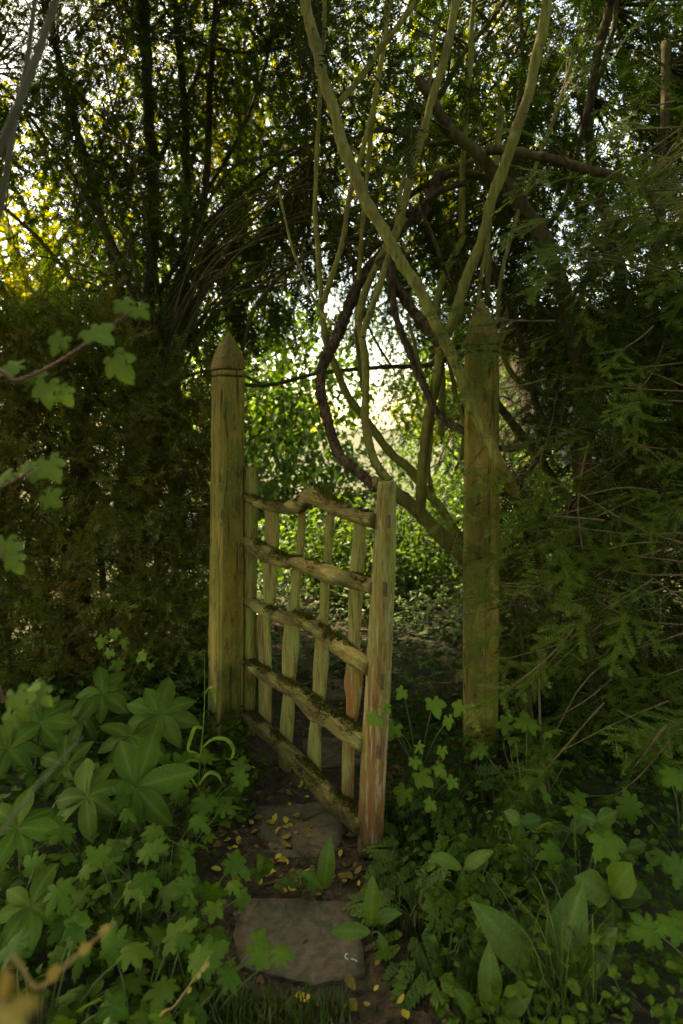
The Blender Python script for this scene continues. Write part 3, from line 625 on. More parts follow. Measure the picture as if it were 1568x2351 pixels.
for k, (pts, Ya, Yb, w0, w1) in enumerate([
    ([(880, 560), (935, 640), (985, 700), (1020, 790), (1045, 900), (1075, 1010)], 2.95, 2.8, 9, 9), ([(1120, 560), (1105, 640), (1090, 760), (1075, 900), (1060, 1050)], 3.05, 2.9, 8, 9),
    ([(960, 470), (1000, 560), (1030, 640), (1075, 720), (1130, 800)], 3.1, 2.9, 8, 7), ([(1150, 250), (1135, 420), (1120, 560), (1118, 700)], 3.2, 3.1, 14, 12),
    ([(790, 330), (870, 380), (960, 400), (1050, 380), (1130, 350)], 3.3, 3.2, 7, 10), ([(810, 545), (880, 520), (950, 480), (1010, 440), (1070, 420)], 3.2, 3.1, 9, 14),
    ([(1200, 640), (1170, 700), (1150, 780), (1175, 860), (1230, 900), (1290, 905)], 3.3, 3.4, 10, 14), ([(935, 720), (960, 830), (990, 960), (985, 1090), (1010, 1180)], 3.25, 3.1, 8, 10),
    ([(700, 330), (760, 430), (800, 560), (815, 650), (850, 760), (905, 850)], 3.1, 3.2, 5, 5), ([(1000, 60), (985, 200), (955, 330), (925, 420), (905, 540), (890, 650)], 3.2, 3.0, 8, 9),
    ([(1330, 60), (1290, 220), (1230, 380), (1180, 520), (1150, 640), (1140, 760)], 3.2, 3.0, 8, 8), ([(1075, 560), (1140, 640), (1190, 760), (1225, 900), (1260, 1050)], 3.3, 3.2, 12, 15)]):
    cane(pts, Ya, Yb, w0, w1, 'bark' if k % 3 == 2 else 'cane', thorns=2, seed=100 + k, sides=8, rough=.13)

# ================================================================== YEWS
def limb(tree, pts, Y0, Y1, d0, d1, name="branch", m='yew_bark', seed=0.0, extra=None, ymid=None, ridge=.08, sides=9, rough=.15):
    return cane(pts, Y0, Y1, d0, d1, m, tree, name, 0, rough, sides, seed, ymid, ridge, None, extra)
def twigs(mb, starts, dirs, lens, r0, rng, m=0, sag=.25, seg=5, tint=0.5, kink=.18):
    """thin curved twigs; returns their sample points and directions"""
    PP, DD = [], []
    for p, d, l in zip(starts, dirs, lens):
        pts = [np.array(p, float)]; dd = nrm(d)
        for k in range(seg):
            dd = nrm(dd + rng.normal(0, kink, 3) + np.array([0, 0, -sag / seg * (k + .5) / 2])); pts.append(pts[-1] + dd * l / seg)
        pts = np.array(pts); mb.add(*tube(pts, np.linspace(r0, r0 * .35, len(pts)), 4), m=m, tint=tint)
        PP.append(pts[1:]); DD.append(np.gradient(pts, axis=0)[1:])
    return np.vstack(PP), np.vstack(DD)

def in_noise(p, f, s, lo): return fnoise(p, f, s) > lo
def volume_points(n, fn, rng):
    """rejection sampling: fn(rng, k) -> points, keep mask"""
    out = []
    tot = 0
    while tot < n:
        p, keep = fn(rng, n); p = p[keep]; out.append(p); tot += len(p)
    return np.concatenate(out)[:n]

# ---- left yew tree
yl = thing("yew_tree", "dark many-stemmed yew rising behind the clipped hedge", "tree", (-1.25, 4.2, 0), "dark yew trees")
lt = [([(318, 1500), (318, 1250), (322, 1000), (330, 850), (345, 650), (350, 400), (335, 150), (328, -60)], 4.3, 4.5, 36, 22),
      ([(402, 1450), (400, 1200), (405, 900), (415, 700), (428, 450), (420, 200), (395, -60)], 4.4, 4.4, 22, 15),
      ([(282, 1450), (285, 1250), (300, 950), (300, 800), (250, 560), (205, 400), (150, 200), (110, 20)], 4.3, 4.2, 24, 14),
      ([(345, 980), (352, 900), (365, 760), (410, 640), (470, 450), (482, 200), (500, -40)], 4.2, 4.0, 22, 12)]
for k, (pt, a, b, c, d) in enumerate(lt): limb(yl, pt, a, b, c, d, "trunk", seed=20 + k, extra=None, sides=12)
lb = [([(340, 860), (420, 690), (520, 600), (640, 520), (740, 490), (860, 525), (940, 590)], 4.1, 3.5, 15, 9),
      ([(556, 800), (575, 735), (610, 672), (655, 622), (705, 585), (790, 560), (880, 558)], 3.5, 3.3, 9, 8),
      ([(350, 800), (430, 640), (540, 570), (660, 545), (780, 540)], 4.1, 3.8, 10, 6),
      ([(352, 830), (400, 775), (480, 755), (545, 715), (600, 655), (680, 600)], 4.0, 3.9, 8, 6),
      ([(345, 700), (440, 560), (560, 430), (680, 350), (780, 310)], 4.2, 3.9, 12, 7),
      ([(350, 600), (450, 470), (540, 330), (600, 180), (640, 20)], 4.3, 4.2, 11, 6),
      ([(420, 560), (520, 400), (600, 360), (720, 330), (800, 300)], 4.3, 4.0, 9, 6),
      ([(330, 900), (250, 760), (150, 620), (60, 520), (-40, 440)], 4.2, 4.0, 13, 7),
      ([(335, 750), (260, 560), (180, 420), (60, 260), (-30, 160)], 4.2, 4.3, 12, 6),
      ([(342, 420), (420, 250), (480, 100), (520, -40)], 4.4, 4.3, 12, 8),
      ([(420, 90), (560, 120), (700, 90), (640, 20)], 4.3, 4.1, 8, 5),
      ([(350, 900), (440, 860), (520, 850), (600, 880)], 3.9, 3.6, 6, 5)]
rq = np.random.default_rng(88)
for k in range(34):
    x0, y0 = rq.uniform(325, 420), rq.uniform(760, 960); xe, ye = (rq.uniform(520, 900), rq.uniform(330, 640)) if k < 24 else (rq.uniform(60, 300), rq.uniform(250, 700))
    xm, ym = x0 + (xe - x0) * .35 + rq.normal(0, 12), y0 + (ye - y0) * rq.uniform(.55, .85)
    lb.append(([(x0, y0), (x0 + (xm - x0) * .5, y0 + (ym - y0) * .62), (xm, ym), ((xm + xe) / 2, ym + (ye - ym) * .72), (xe, ye)], rq.uniform(3.5, 3.8), rq.uniform(3.2, 3.45), rq.uniform(4.5, 8.5), rq.uniform(2, 4)))
lpts = []
for k, (pt, a, b, c, d) in enumerate(lb):
    limb(yl, pt, a, b, c, d, seed=30 + k, sides=7)
    lpts.append(spline([P(x, y, Yv) for (x, y), Yv in zip(pt, np.linspace(a, b, len(pt)))], 40))
for k, (pt, a, b, c, d) in enumerate(lt): lpts.append(spline([P(x, y, Yv) for (x, y), Yv in zip(pt, np.linspace(a, b, len(pt)))], 40)[12:])
lpts = np.vstack(lpts)
# lichen-grey low branch crossing behind the gate posts
limb(yl, [(480, 868), (565, 883), (640, 880), (740, 855), (860, 845), (1000, 835), (1090, 800)], 3.5, 3.6, 8, 11, seed=55, sides=8, m='yew_bark')

def canopy(tree, n, fn, attract, rng, temps, mats, smin, smax, tint0, tint1, out=.5, down=.35, ntw=300):
    pos = volume_points(n, fn, rng)
    # direction: away from the nearest limb sample, drooping
    A = attract[rng.integers(0, len(attract), 260)]
    d = pos[:, None, :] - A[None]; i = np.argmin((d ** 2).sum(-1), 1); away = pos - A[i]
    away /= np.maximum(.05, np.linalg.norm(away, axis=1))[:, None]
    D = away * out + .55 * rand_dirs(n, rng); D[:, 2] = D[:, 2] * .55 - down
    Nn = np.tile(np.array([0, 0, 1.0]), (n, 1)) + .55 * rand_dirs(n, rng)
    mb = Mesh(); scatter(mb, temps, pos, D, Nn, rng.uniform(smin, smax, n), np.clip(rng.normal((tint0 + tint1) / 2, (tint1 - tint0) / 2, n), 0, 1), rng)
    obj("crown", (mb, mats, False), tree, kind="stuff")  # also the name of the added, unseen shade sprays
    # supporting twigs from limb to spray
    tw = Mesh(); k = rng.choice(n, ntw, replace=False)
    for q in k:
        a, b = A[i[q]], pos[q]; mid = (a + b) / 2 + rng.normal(0, .06, 3) + np.array([0, 0, .05])
        if np.linalg.norm(b - a) > 1.6: continue
        tw.add(*tube(spline([a, mid, b], 6), np.linspace(.007, .002, 6), 4))
    if tw.v: obj("fine_twigs", (tw, [M["yew_bark"]], True), tree, kind="stuff")
YM = [M['yew'], M['twig']]
def fnL(rng, k):
    p = rng.uniform((-3.4, 3.5, 1.5), (-.05, 5.4, 5.3), (k, 3)); x, y, z = p.T
    zmin = np.interp(x, [-3.4, -1.6, -.9, -.55, -.2, 0], [1.7, 1.8, 2.0, 2.05, 2.35, 2.6]) + (y - 4) * .18
    s = (z - CAM_H) / y
    dens = (fnoise(p, 2.3, 1.0) + .5 * fnoise(p, 5.5, 4.0)) > np.interp(x, [-3.4, -1.9, -1.2, -.6, 0], [.18, .02, -.30, .0, .05])
    hole = (x / y < -.46) & (s < .44) & (fnoise(p, 5.0, 2.0) > -.35)
    return p, (z > zmin) & dens & ~hole
canopy(yl, 2350, fnL, lpts, np.random.default_rng(101), SPRAY_LO, YM, .85, 1.45, .05, .6, ntw=420)

# ---- right yew tree, its limbs arching over the gate
yr = thing("yew_tree", "big spreading yew whose drooping sprays bury the pointed post", "tree", (1.35, 3.3, 0), "dark yew trees")
rt = [([(1345, 1560), (1342, 1300), (1340, 1100), (1345, 950), (1322, 820), (1290, 680), (1250, 560), (1190, 460), (1110, 370), (1030, 290), (960, 180)], 3.0, 3.15, 50, 24),
      ([(1465, 1800), (1470, 1600), (1488, 1300), (1490, 1100), (1492, 950), (1500, 700), (1520, 400), (1530, 100)], 2.95, 3.1, 27, 20),
      ([(1420, 1700), (1440, 1450), (1430, 1200), (1440, 900), (1420, 600), (1350, 300), (1410, -40)], 3.6, 3.5, 34, 20)]
rb = [([(1120, 345), (1200, 350), (1300, 375), (1400, 400), (1500, 445), (1620, 500)], 3.05, 2.7, 21, 26),
      ([(1140, 930), (1190, 990), (1250, 1070), (1320, 1180), (1400, 1320)], 3.1, 3.2, 20, 24),
      ([(1230, 560), (1300, 450), (1340, 280), (1400, 100), (1420, -40)], 3.5, 3.4, 15, 10),
      ([(1180, 440), (1180, 300), (1200, 150), (1190, -40)], 3.6, 3.6, 14, 10),
      ([(1290, 700), (1400, 600), (1500, 560), (1620, 530)], 3.3, 3.0, 13, 8),
      ([(1150, 415), (1040, 400), (940, 450), (880, 560)], 3.4, 3.3, 16, 12),
      ([(1060, 320), (980, 330), (880, 300), (780, 330), (690, 380)], 3.5, 3.6, 13, 6),
      ([(1000, 240), (1060, 130), (1140, 30), (1180, -40)], 3.5, 3.4, 13, 9),
      ([(1330, 860), (1230, 830), (1160, 800), (1120, 790)], 3.2, 3.0, 11, 6),
      ([(1300, 760), (1240, 700), (1180, 640), (1110, 600)], 3.3, 3.4, 12, 7),
      ([(1345, 1000), (1260, 1030), (1180, 1120), (1090, 1160)], 3.1, 2.55, 10, 5),
      ([(1345, 1150), (1260, 1200), (1160, 1260), (1075, 1290)], 3.1, 2.5, 10, 4),
      ([(1488, 1400), (1380, 1420), (1250, 1380), (1120, 1400)], 2.9, 2.5, 10, 5),
      ([(1470, 1620), (1360, 1600), (1260, 1560), (1150, 1580)], 2.9, 2.45, 9, 4),
      ([(1490, 1250), (1540, 1180), (1600, 1140)], 2.95, 2.7, 10, 6),
      ([(1180, 1380), (1220, 1650), (1195, 1800), (1150, 1960)], 2.7, 2.35, 12, 7)]
rpts = []
for k, (pt, a, b, c, d) in enumerate(rt + rb):
    limb(yr, pt, a, b, c, d, "trunk" if k < 3 else "branch", seed=70 + k, sides=12 if k < 3 else 7,
         extra=[tuple(P(pt[0][0], 983 + CAM_H * FOC / a + 30, a))] if False else None)
    rpts.append(spline([P(x, y, Yv) for (x, y), Yv in zip(pt, np.linspace(a, b, len(pt)))], 40))
for (xb, yb, Yb, d) in ((1345, 1545, 3.0, 54), (1465, 1790, 2.95, 32), (1420, 1690, 3.6, 40)):
    a = P(xb, yb, Yb); b = np.array([a[0] + .04, a[1], -.06]); mb = Mesh(); mb.add(*tube(spline([a, (a + b) / 2, b], 8), np.linspace(1, 1.35, 8) * d / 2 / FOC * Yb, 12, .12, 2.0, .08)); obj("trunk_base", (mb, [M['yew_bark']], True), yr)
rpts = np.vstack(rpts)
def fnR(rng, k):
    p = rng.uniform((-.25, 2.7, 1.4), (3.3, 5.2, 5.0), (k, 3)); x, y, z = p.T
    s = (z - CAM_H) / y; u = x / y
    zmin = np.interp(x, [-.25, .1, .35, .7, 1.1, 1.6, 3.3], [2.75, 2.6, 2.45, 2.3, 2.0, 1.6, 1.5]) + (y - 4) * .2
    dens = (fnoise(p, 2.3, 6.0) + .5 * fnoise(p, 5.5, 2.0)) > np.interp(x, [-.2, .4, 1.2, 3], [-.08, -.12, -.3, -.5])
    return p, (z > zmin) & dens & ~((y < 3.25) & (x < 1.35) & (fnoise(p, 3.0, 1.0) > -.4))
canopy(yr, 2750, fnR, rpts, np.random.default_rng(202), SPRAY_LO, YM, .95, 1.6, .05, .55, ntw=360)
def fnR2(rng, k):
    p = rng.uniform((.62, 2.42, .02), (3.0, 4.4, 2.2), (k, 3)); x, y, z = p.T; u = x / y
    edge = np.interp(z, [0, .6, 1.2, 1.6, 2.1], [.235, .235, .245, .29, .28]) + .02 * fnoise(p, 6, 1)
    dens = (fnoise(p, 3.0, 9.0)) > np.interp(u, [.2, .36, .5], [.0, -.3, -.6])
    return p, (u > edge + .10 * np.clip(2.75 - y, 0, 1)) & dens & (x > .70)
canopy(yr, 2350, fnR2, rpts, np.random.default_rng(203), SPRAY_LO, YM, .65, 1.15, .05, .6, ntw=340)
def fnC(rng, k):
    p = rng.uniform((-.75, 3.9, 1.35), (1.0, 5.6, 3.0), (k, 3)); x, y, z = p.T; u = x / y * FOC + HX; v = HY - (z - CAM_H) / y * FOC
    keep = fnoise(p, 3.2, 12.0) + .5 * fnoise(p, 7.5, 3.0) > .12
    left = (x < -.1) & (z > 1.95); right = (x > .32) & (z > 1.35); top = z > 2.15
    return p, keep & (left | right | top)
canopy(yr, 300, fnC, rpts, np.random.default_rng(204), SPRAY_LO, YM, .7, 1.2, .1, .6, ntw=120)
def over(x0, x1, y0, y1, z0, z1, s):  # foliage added out of view, overhead and behind, to shade the foreground
    def fn(rng, k):
        p = rng.uniform((x0, y0, z0), (x1, y1, z1), (k, 3)); x, y, z = p.T
        out = (z > CAM_H + .72 * np.maximum(y, 0) + np.interp(y, [0, 2.6, 4], [1.3, .75, .5])) | ((np.abs(x) > .60 * np.maximum(y, 0) + 1.15) & (z > 2.0) & (y < 2.6)) | ((y < -2.2) & (z > 1.3))
        return p, out & (fnoise(p, 1.6, s) > -.35)
    return fn
canopy(yr, 1450, over(-.6, 3.8, -4.6, 3.6, 1.5, 5.4, 4.0), rpts, np.random.default_rng(205), SPRAY_XL, YM, 1.4, 2.4, .1, .6, ntw=60)  # unseen sprays added to cut sky light from the right and above
canopy(yl, 1600, over(-4.8, -.4, -4.6, 4.2, 1.5, 5.6, 2.0), lpts, np.random.default_rng(206), SPRAY_XL, YM, 1.4, 2.4, .1, .6, ntw=60)  # the same added shading foliage on the left, outside the frame
def fnSunBlock(rng, k):
    p = rng.uniform((-4.2, 2.0, 4.0), (-.4, 5.2, 5.9), (k, 3)); x, y, z = p.T
    return p, z > CAM_H + .72 * y + .45
canopy(yl, 620, fnSunBlock, lpts, np.random.default_rng(208), SPRAY_XL, YM, 1.6, 2.5, .1, .6, ntw=60)  # unseen sprays added where sun would otherwise reach the foreground
# near drooping sprays, each one its own
SPM = [Mesh().add(v, f, m, .35 + .08 * k).data("spray", [M['yew_young_lit'], M['twig']]) for k, (v, f, m, r) in enumerate(SPRAY_HI)]
rg = np.random.default_rng(77); cnt = 0
tw = Mesh()
while cnt < 230:
    u = rg.uniform(.185, .60); Yv = rg.uniform(2.02, 2.75) + max(0, (.25 - u)) * 1.0
    z = rg.uniform(.12, 2.35) if rg.random() < .8 else rg.uniform(1.9, 2.6)
    p = np.array([u * Yv, Yv, z])
    if z < .55 and u < .24: continue
    if z > 1.25 and z < 1.95 and .24 < u < .37 and Yv < 9: 
        if rg.random() < .8: continue
    if z > 1.9 and u < .33 and rg.random() < .85: continue
    if u < .255 and rg.random() < .80: continue
    if fnoise(p, 3.6, 5.0) < -.12: continue
    d = np.array([-.75 + rg.normal(0, .55), -.35 + rg.normal(0, .4), -.12 + rg.normal(0, .30)])
    nn = np.array([-.15, -.45, 1.0]) + rg.normal(0, .3, 3); s = rg.uniform(.6, 1.1)
    obj("spray", SPM[rg.integers(0, 6)], yr, basis_from(p, d, nn, s)); cnt += 1
    if rg.random() < .75:
        e = p - nrm(d) * rg.uniform(.15, .45) + np.array([.05, .05, rg.uniform(-.03, .08)])
        tw.add(*tube(spline([p, (p + e) / 2 + rg.normal(0, .015, 3), e], 6), np.linspace(.0022, .0042, 6), 5))
for (x, y) in ((1085, 742), (1120, 735), (1150, 760), (1075, 770), (1160, 820), (1150, 880), (1120, 900), (1085, 880), (1150, 1000), (1095, 1080), (1080, 1130), (1150, 1110), (1120, 1160), (1070, 1200), (1150, 1230), (1110, 1270), (1085, 1340), (1150, 1370), (1130, 1450), (1090, 1480), (1155, 1530), (1120, 1600), (1085, 1660), (1150, 1700)):
    Yv = rg.uniform(2.28, 2.5); d = np.array([-.7 + rg.normal(0, .4), -.25 + rg.normal(0, .25), -.25 + rg.normal(0, .3)])
    obj("spray", SPM[rg.integers(0, 6)], yr, basis_from(P(x + 35, y - 8, Yv), d, np.array([-.1, -.5, 1.0]) + rg.normal(0, .25, 3), rg.uniform(.40, .72)))
obj("fine_twigs", (tw, [M['twig']], True), yr, kind="stuff")
# bare straw-coloured twigs in front of the right yew
for k in range(36):
    u = rg.uniform(.20, .56); Yv = rg.uniform(2.1, 2.6); z = rg.uniform(.25, 1.35); p = np.array([u * Yv, Yv, z])
    d = np.array([rg.normal(-.4, .8), rg.normal(-.1, .3), rg.normal(.05, .5)]); l = rg.uniform(.15, .45); pts = [p]
    dd = nrm(d)
    for q in range(6): dd = nrm(dd + rg.normal(0, .24, 3) + np.array([0, 0, -.06])); pts.append(pts[-1] + dd * l / 6)
    mb = Mesh(); mb.add(*tube(spline(pts, 12), np.linspace(.0020, .0007, 12), 5), tint=.5)
    for q in range(2):
        i = rg.integers(2, 6); d2 = nrm(dd + rg.normal(0, .7, 3)); e = pts[i] + d2 * l * .35
        mb.add(*tube(spline([pts[i], (pts[i] + e) / 2 + rg.normal(0, .008, 3), e], 6), np.linspace(.0018, .0007, 6), 4))
    obj("dry_twig", (mb, [M['twig']], True), yr)

# ---- clipped hedge left of the gate
hg = thing("yew_hedge", "browned clipped yew hedge filling the space beside the hinge post", "hedge", (-1.6, 3.5, 0))
def fnH(rng, k):
    p = rng.uniform((-3.3, 3.0, 0), (-.60, 4.3, 2.2), (k, 3)); x, y, z = p.T
    front = 3.08 + .10 * fnoise(p * (1, 0, 1), 2.2, 3.0) + .05 * fnoise(p * (1, 0, 1), 6, 1.0) + np.clip(x + .95, 0, 1) * .25
    top = np.interp(x, [-3.3, -1.9, -1.45, -1.15, -.85, -.66], [2.15, 2.05, 2.0, 1.86, 1.66, 1.45]) + .20 * fnoise(p * (1, 1, 0), 7.0, 2.0) + .10 * fnoise(p * (1, 1, 0), 19.0, 1.0)
    keep = (y > front) & (z < top) & (rng.random(k) < np.exp(-(y - front) * 1.9))
    thin = np.interp(x, [-1.3, -.9, -.6], [-2, -.6, -.25]); keep &= ~((z > 1.15) & (fnoise(p, 4.0, 7.0) < thin))
    return p, keep
rg = np.random.default_rng(31); n = 11800
pos = volume_points(n, fnH, rg)
D = np.tile(np.array([0, -.65, .55]), (n, 1)) + .85 * rand_dirs(n, rg); Nn = np.array([0, -.6, .6]) + .9 * rand_dirs(n, rg)
br = np.clip(.66 + .25 * fnoise(pos, 1.6, 2.0) + rg.normal(0, .22, n), 0, 1)
mb = Mesh(); scatter(mb, SPRIG, pos, D, Nn, rg.uniform(.95, 1.55, n), br, rg)
obj("foliage", (mb, [M['hedge'], M['twig']], False), hg, kind="stuff")
tw = Mesh(); k = 1400; st = volume_points(k, fnH, rg); dd = np.array([0, -.3, 1.0]) + .7 * rand_dirs(k, rg)
twigs(tw, st + np.array([0, .08, -.12]), dd, rg.uniform(.12, .42, k), .0030, rg, sag=.1, kink=.16)
obj("fine_twigs", (tw, [M['hedge_twig']], True), hg, kind="stuff")
for k in range(16):
    x = -3.1 + k * .155 + rg.uniform(-.05, .05); y = rg.uniform(3.5, 3.9); pts = [(x, y, -.05), (x + rg.normal(0, .05), y, .5), (x + rg.normal(0, .1), y + rg.normal(0, .08), 1.0), (x + rg.normal(0, .16), y + rg.normal(0, .1), 1.5)]
    mb = Mesh(); mb.add(*tube(spline(pts, 20), np.linspace(.022, .008, 20), 7, .15, k)); obj("stem", (mb, [M['yew_bark']], True), hg)
# ================================================================== TREES AND SHRUBS BEYOND THE GATE
def broad_tree(name, label, cat, base, height, crown_c, crown_r, nleaf, leaf, mat, seed, trunk_r=.12, nlimb=7, clump=1.6, lo=-.05, group=None, droop=.3, stems=1):
    rg = np.random.default_rng(seed); base = np.array(base, float); cc = np.array(crown_c, float); cr = np.array(crown_r, float)
    t = thing(name, label, cat, base, group); ends = []
    for s in range(stems):
        off = rg.normal(0, .12, 3) * (stems > 1); off[2] = 0
        top = cc + np.array([rg.normal(0, cr[0] * (.4 if stems > 1 else .12)), rg.normal(0, cr[1] * .12), cr[2] * rg.uniform(.3, .7)])
        pts = spline([base + off - np.array([0, 0, .1]), base + off + (top - base) * .33 + rg.normal(0, .08, 3), base + off + (top - base) * .66 + rg.normal(0, .1, 3), top], 24)
        mb = Mesh(); mb.add(*tube(pts, np.linspace(trunk_r, trunk_r * .25, 24), 9, .12, seed)); obj("trunk" if stems == 1 else "stem", (mb, [M['yew_bark']], True), t)
        for k in range(nlimb):
            i = rg.integers(7, 20); a = pts[i]; v = rand_dirs(1, rg)[0]; v[2] = abs(v[2]) * .6; e = cc + v * cr * rg.uniform(.6, .95)
            mid = (a + e) / 2 + np.array([0, 0, .12 * height * rg.random()]); lp = spline([a, mid, e], 12)
            mb = Mesh(); mb.add(*tube(lp, np.linspace(trunk_r * .38, .008, 12), 6)); obj("branch", (mb, [M['yew_bark']], True), t); ends.append(lp[4:])
    ends = np.vstack(ends)
    def fn(r, k):
        v = rand_dirs(k, r) * (r.random(k) ** .45)[:, None]; p = cc + v * cr
        return p, (fnoise(p, clump, seed) + .5 * fnoise(p, clump * 2.7, seed + 1) > lo) & (p[:, 2] > .05)
    pos = volume_points(nleaf, fn, rg)
    D = (pos - cc) / cr * .5 + .9 * rand_dirs(nleaf, rg); D[:, 2] -= droop
    Nn = np.array([0, 0, 1.0]) + .8 * rand_dirs(nleaf, rg)
    mb = Mesh(); scatter(mb, DIAM, pos, D, Nn, leaf * rg.uniform(.6, 1.25, nleaf), np.clip(rg.normal(.5, .28, nleaf), 0, 1), rg)
    obj("crown", (mb, [mat], False), t, kind="stuff"); return t
broad_tree("hazel_bush", "bright green hazel bush seen between the hinge post and the bowed rose stem", "bush", (-.75, 6.6, 0), 2.8, (-.72, 6.6, 1.55), (1.05, .95, 1.35), 5200, .10, M['midleaf'], 1, .035, 4, 3.2, -.05, "leafy bushes beyond the gate", .5, 5)
broad_tree("hazel_bush", "low leafy bush behind the top rail of the gate", "bush", (.05, 6.2, 0), 1.0, (.05, 6.2, .55), (.95, .7, .62), 2600, .075, M['midleaf'], 2, .02, 4, 2.6, -.4, "leafy bushes beyond the gate", .3, 4)
broad_tree("hazel_bush", "leafy bush in the gap beside the drooping sprays", "bush", (1.35, 7.2, 0), 2.2, (1.30, 7.2, 1.2), (.75, .8, 1.25), 2500, .085, M['midleaf'], 3, .03, 4, 2.4, .05, "leafy bushes beyond the gate", .35, 4)
broad_tree("hazel_bush", "small bush low behind the right post", "bush", (1.6, 5.6, 0), 1.1, (1.7, 5.6, .55), (.8, .6, .7), 2200, .07, M['midleaf'], 4, .02, 4, 2.6, -.3, "leafy bushes beyond the gate", .3, 4)
broad_tree("hazel_bush", "dark low bush across the end of the path", "bush", (-.05, 5.0, 0), .9, (.0, 5.0, .35), (.85, .45, .48), 2600, .06, M['midleaf'], 14, .015, 4, 2.8, -.5, "leafy bushes beyond the gate", .3, 4)
broad_tree("hazel_bush", "rounded bush between the latch stile and the hidden post", "bush", (.95, 5.2, 0), .9, (.95, 5.2, .45), (.55, .5, .55), 2200, .06, M['midleaf'], 15, .015, 4, 2.8, -.4, "leafy bushes beyond the gate", .3, 4)
broad_tree("lime_tree", "yellow-green tree lit by the sun at the top left corner", "tree", (-5.6, 10.5, 0), 9, (-5.2, 10.5, 3.9), (2.6, 2.4, 3.0), 11000, .13, M['sunleaf'], 5, .20, 12, 1.2, -.02, "sunlit trees beyond the yews")
broad_tree("lime_tree", "sunlit yellow-green tree high behind the top of the left yew", "tree", (-2.4, 13.0, 0), 12, (-2.1, 13, 7.6), (3.4, 2.6, 4.0), 14000, .14, M['sunleaf'], 6, .24, 12, 1.1, -.2, "sunlit trees beyond the yews")
broad_tree("lime_tree", "sunlit tree behind the arch of the right yew", "tree", (2.9, 14.5, 0), 12, (2.6, 14.5, 7.6), (3.0, 2.6, 3.8), 11000, .14, M['sunleaf'], 7, .22, 12, 1.1, -.08, "sunlit trees beyond the yews")
broad_tree("lime_tree", "pale green tree far behind the right edge", "tree", (7.4, 13.5, 0), 10, (7.2, 13.5, 5.8), (2.8, 2.6, 4.2), 6500, .14, M['sunleaf'], 8, .22, 12, 1.1, .0, "sunlit trees beyond the yews")
broad_tree("birch_tree", "thin young tree with small leaves in the bright gap right of the bowed stem", "tree", (1.35, 10.5, 0), 5, (1.2, 10.5, 2.7), (1.35, .9, 2.2), 5200, .085, M['midleaf'], 12, .04, 9, 2.0, -.02, "sunlit trees beyond the yews")
broad_tree("ash_tree", "mid green tree standing behind the hazel", "tree", (-2.9, 9.5, 0), 5, (-2.7, 9.5, 2.6), (1.9, 1.5, 2.2), 6500, .11, M['midleaf'], 9, .12, 9, 1.6, -.10, "sunlit trees beyond the yews")
for k, (x, y, h, r) in enumerate(((-9, 30, 5.5, 4), (-3.4, 34, 3.4, 3.2), (6.2, 33, 4.5, 3.6), (12, 31, 6, 4.5))):
    broad_tree("far_tree", ("distant tree far off behind the top left gaps", "distant low tree left of the bright gap", "distant low tree right of the bright gap", "distant tree far behind the big yew")[k], "tree",
               (x, y, 0), h, (x, y, h * .55), (r, 2.5, h * .5), 2600, .32, M['sunleaf'], 20 + k, .2, 6, .7, -.2, "distant trees across the lawn")

# ================================================================== GROUND COVER
def zg(p): return gz(p[:, 0], p[:, 1])
def ground_scatter(n, region, rng, temps, size, mat, name, label, cat, hmin=.01, hmax=.06, tilt=.5, lo=-2, f=3.0, up=0.0, d0=None):
    def fn(r, k):
        p = np.column_stack([r.uniform(region[0], region[1], k), r.uniform(region[2], region[3], k), np.zeros(k)])
        keep = fnoise(p, f, 3.0) > lo
        if region[4] is not None: keep &= region[4](p[:, 0], p[:, 1])
        return p, keep
    pos = volume_points(n, fn, rng); pos[:, 2] = zg(pos) + rng.uniform(hmin, hmax, n) 
    a = rng.uniform(0, 2 * math.pi, n); D = np.column_stack([np.cos(a), np.sin(a), rng.normal(up, .25, n)])
    Nn = np.array([0, -.12, 1.0]) + tilt * rand_dirs(n, rng)
    mb = Mesh(); scatter(mb, temps, pos, D, Nn, rng.uniform(size[0], size[1], n), np.clip(rng.normal(.5, .28, n), 0, 1), rng)
    return obj(name, (mb, [mat], False), label=label, cat=cat, kind="stuff")
def star5():
    V = [(0, 0, .05)]; R = [1.]
    for k in range(10):
        a = math.radians(-170 + 340 * k / 9); l = (.45, 1.0)[k % 2] * (1 if 2 < k < 7 else .72) if k != 5 else 1.0
        V.append((l * math.cos(a) * .55, l * math.sin(a) * .55, -.06)); R.append(0)
    F = [(0, k, k + 1) for k in range(1, 10)]
    return np.array(V), np.array(F), np.zeros(9, int), np.array(R)
STAR = [star5()]
rg = np.random.default_rng(61)
ground_scatter(9000, (-1.3, 2.6, 2.95, 7.6, lambda x, y: (np.abs(x - path_mid(y)) > .26 + .1 * np.sin(5 * y)) | (y > 3.25) & (np.sin(9 * x + 7 * y) > -.75)), rg, STAR, (.05, .10), M['ivy'], "ivy", "glossy ivy carpeting the ground beyond the gate", "ivy", .01, .24, .55, -.75)
ground_scatter(5600, (-1.6, -.20, 1.05, 3.1, lambda x, y: x < path_mid(y) - .22 + .07 * np.sin(6 * y)), rg, SMALL, (.018, .045), M['cover'], "undergrowth", "low dark leaves under the plants of the left bed", "undergrowth", .005, .17, .6)
ground_scatter(7600, (.02, 1.9, 1.12, 3.0, lambda x, y: x > path_mid(y) + .28 + .06 * np.sin(5 * y + 1) + .10 * ((y > 1.55) & (y < 2.1))), rg, SMALL, (.014, .038), M['cover'], "undergrowth", "low dark leaves under the plants of the right bed", "undergrowth", .005, .16, .6)
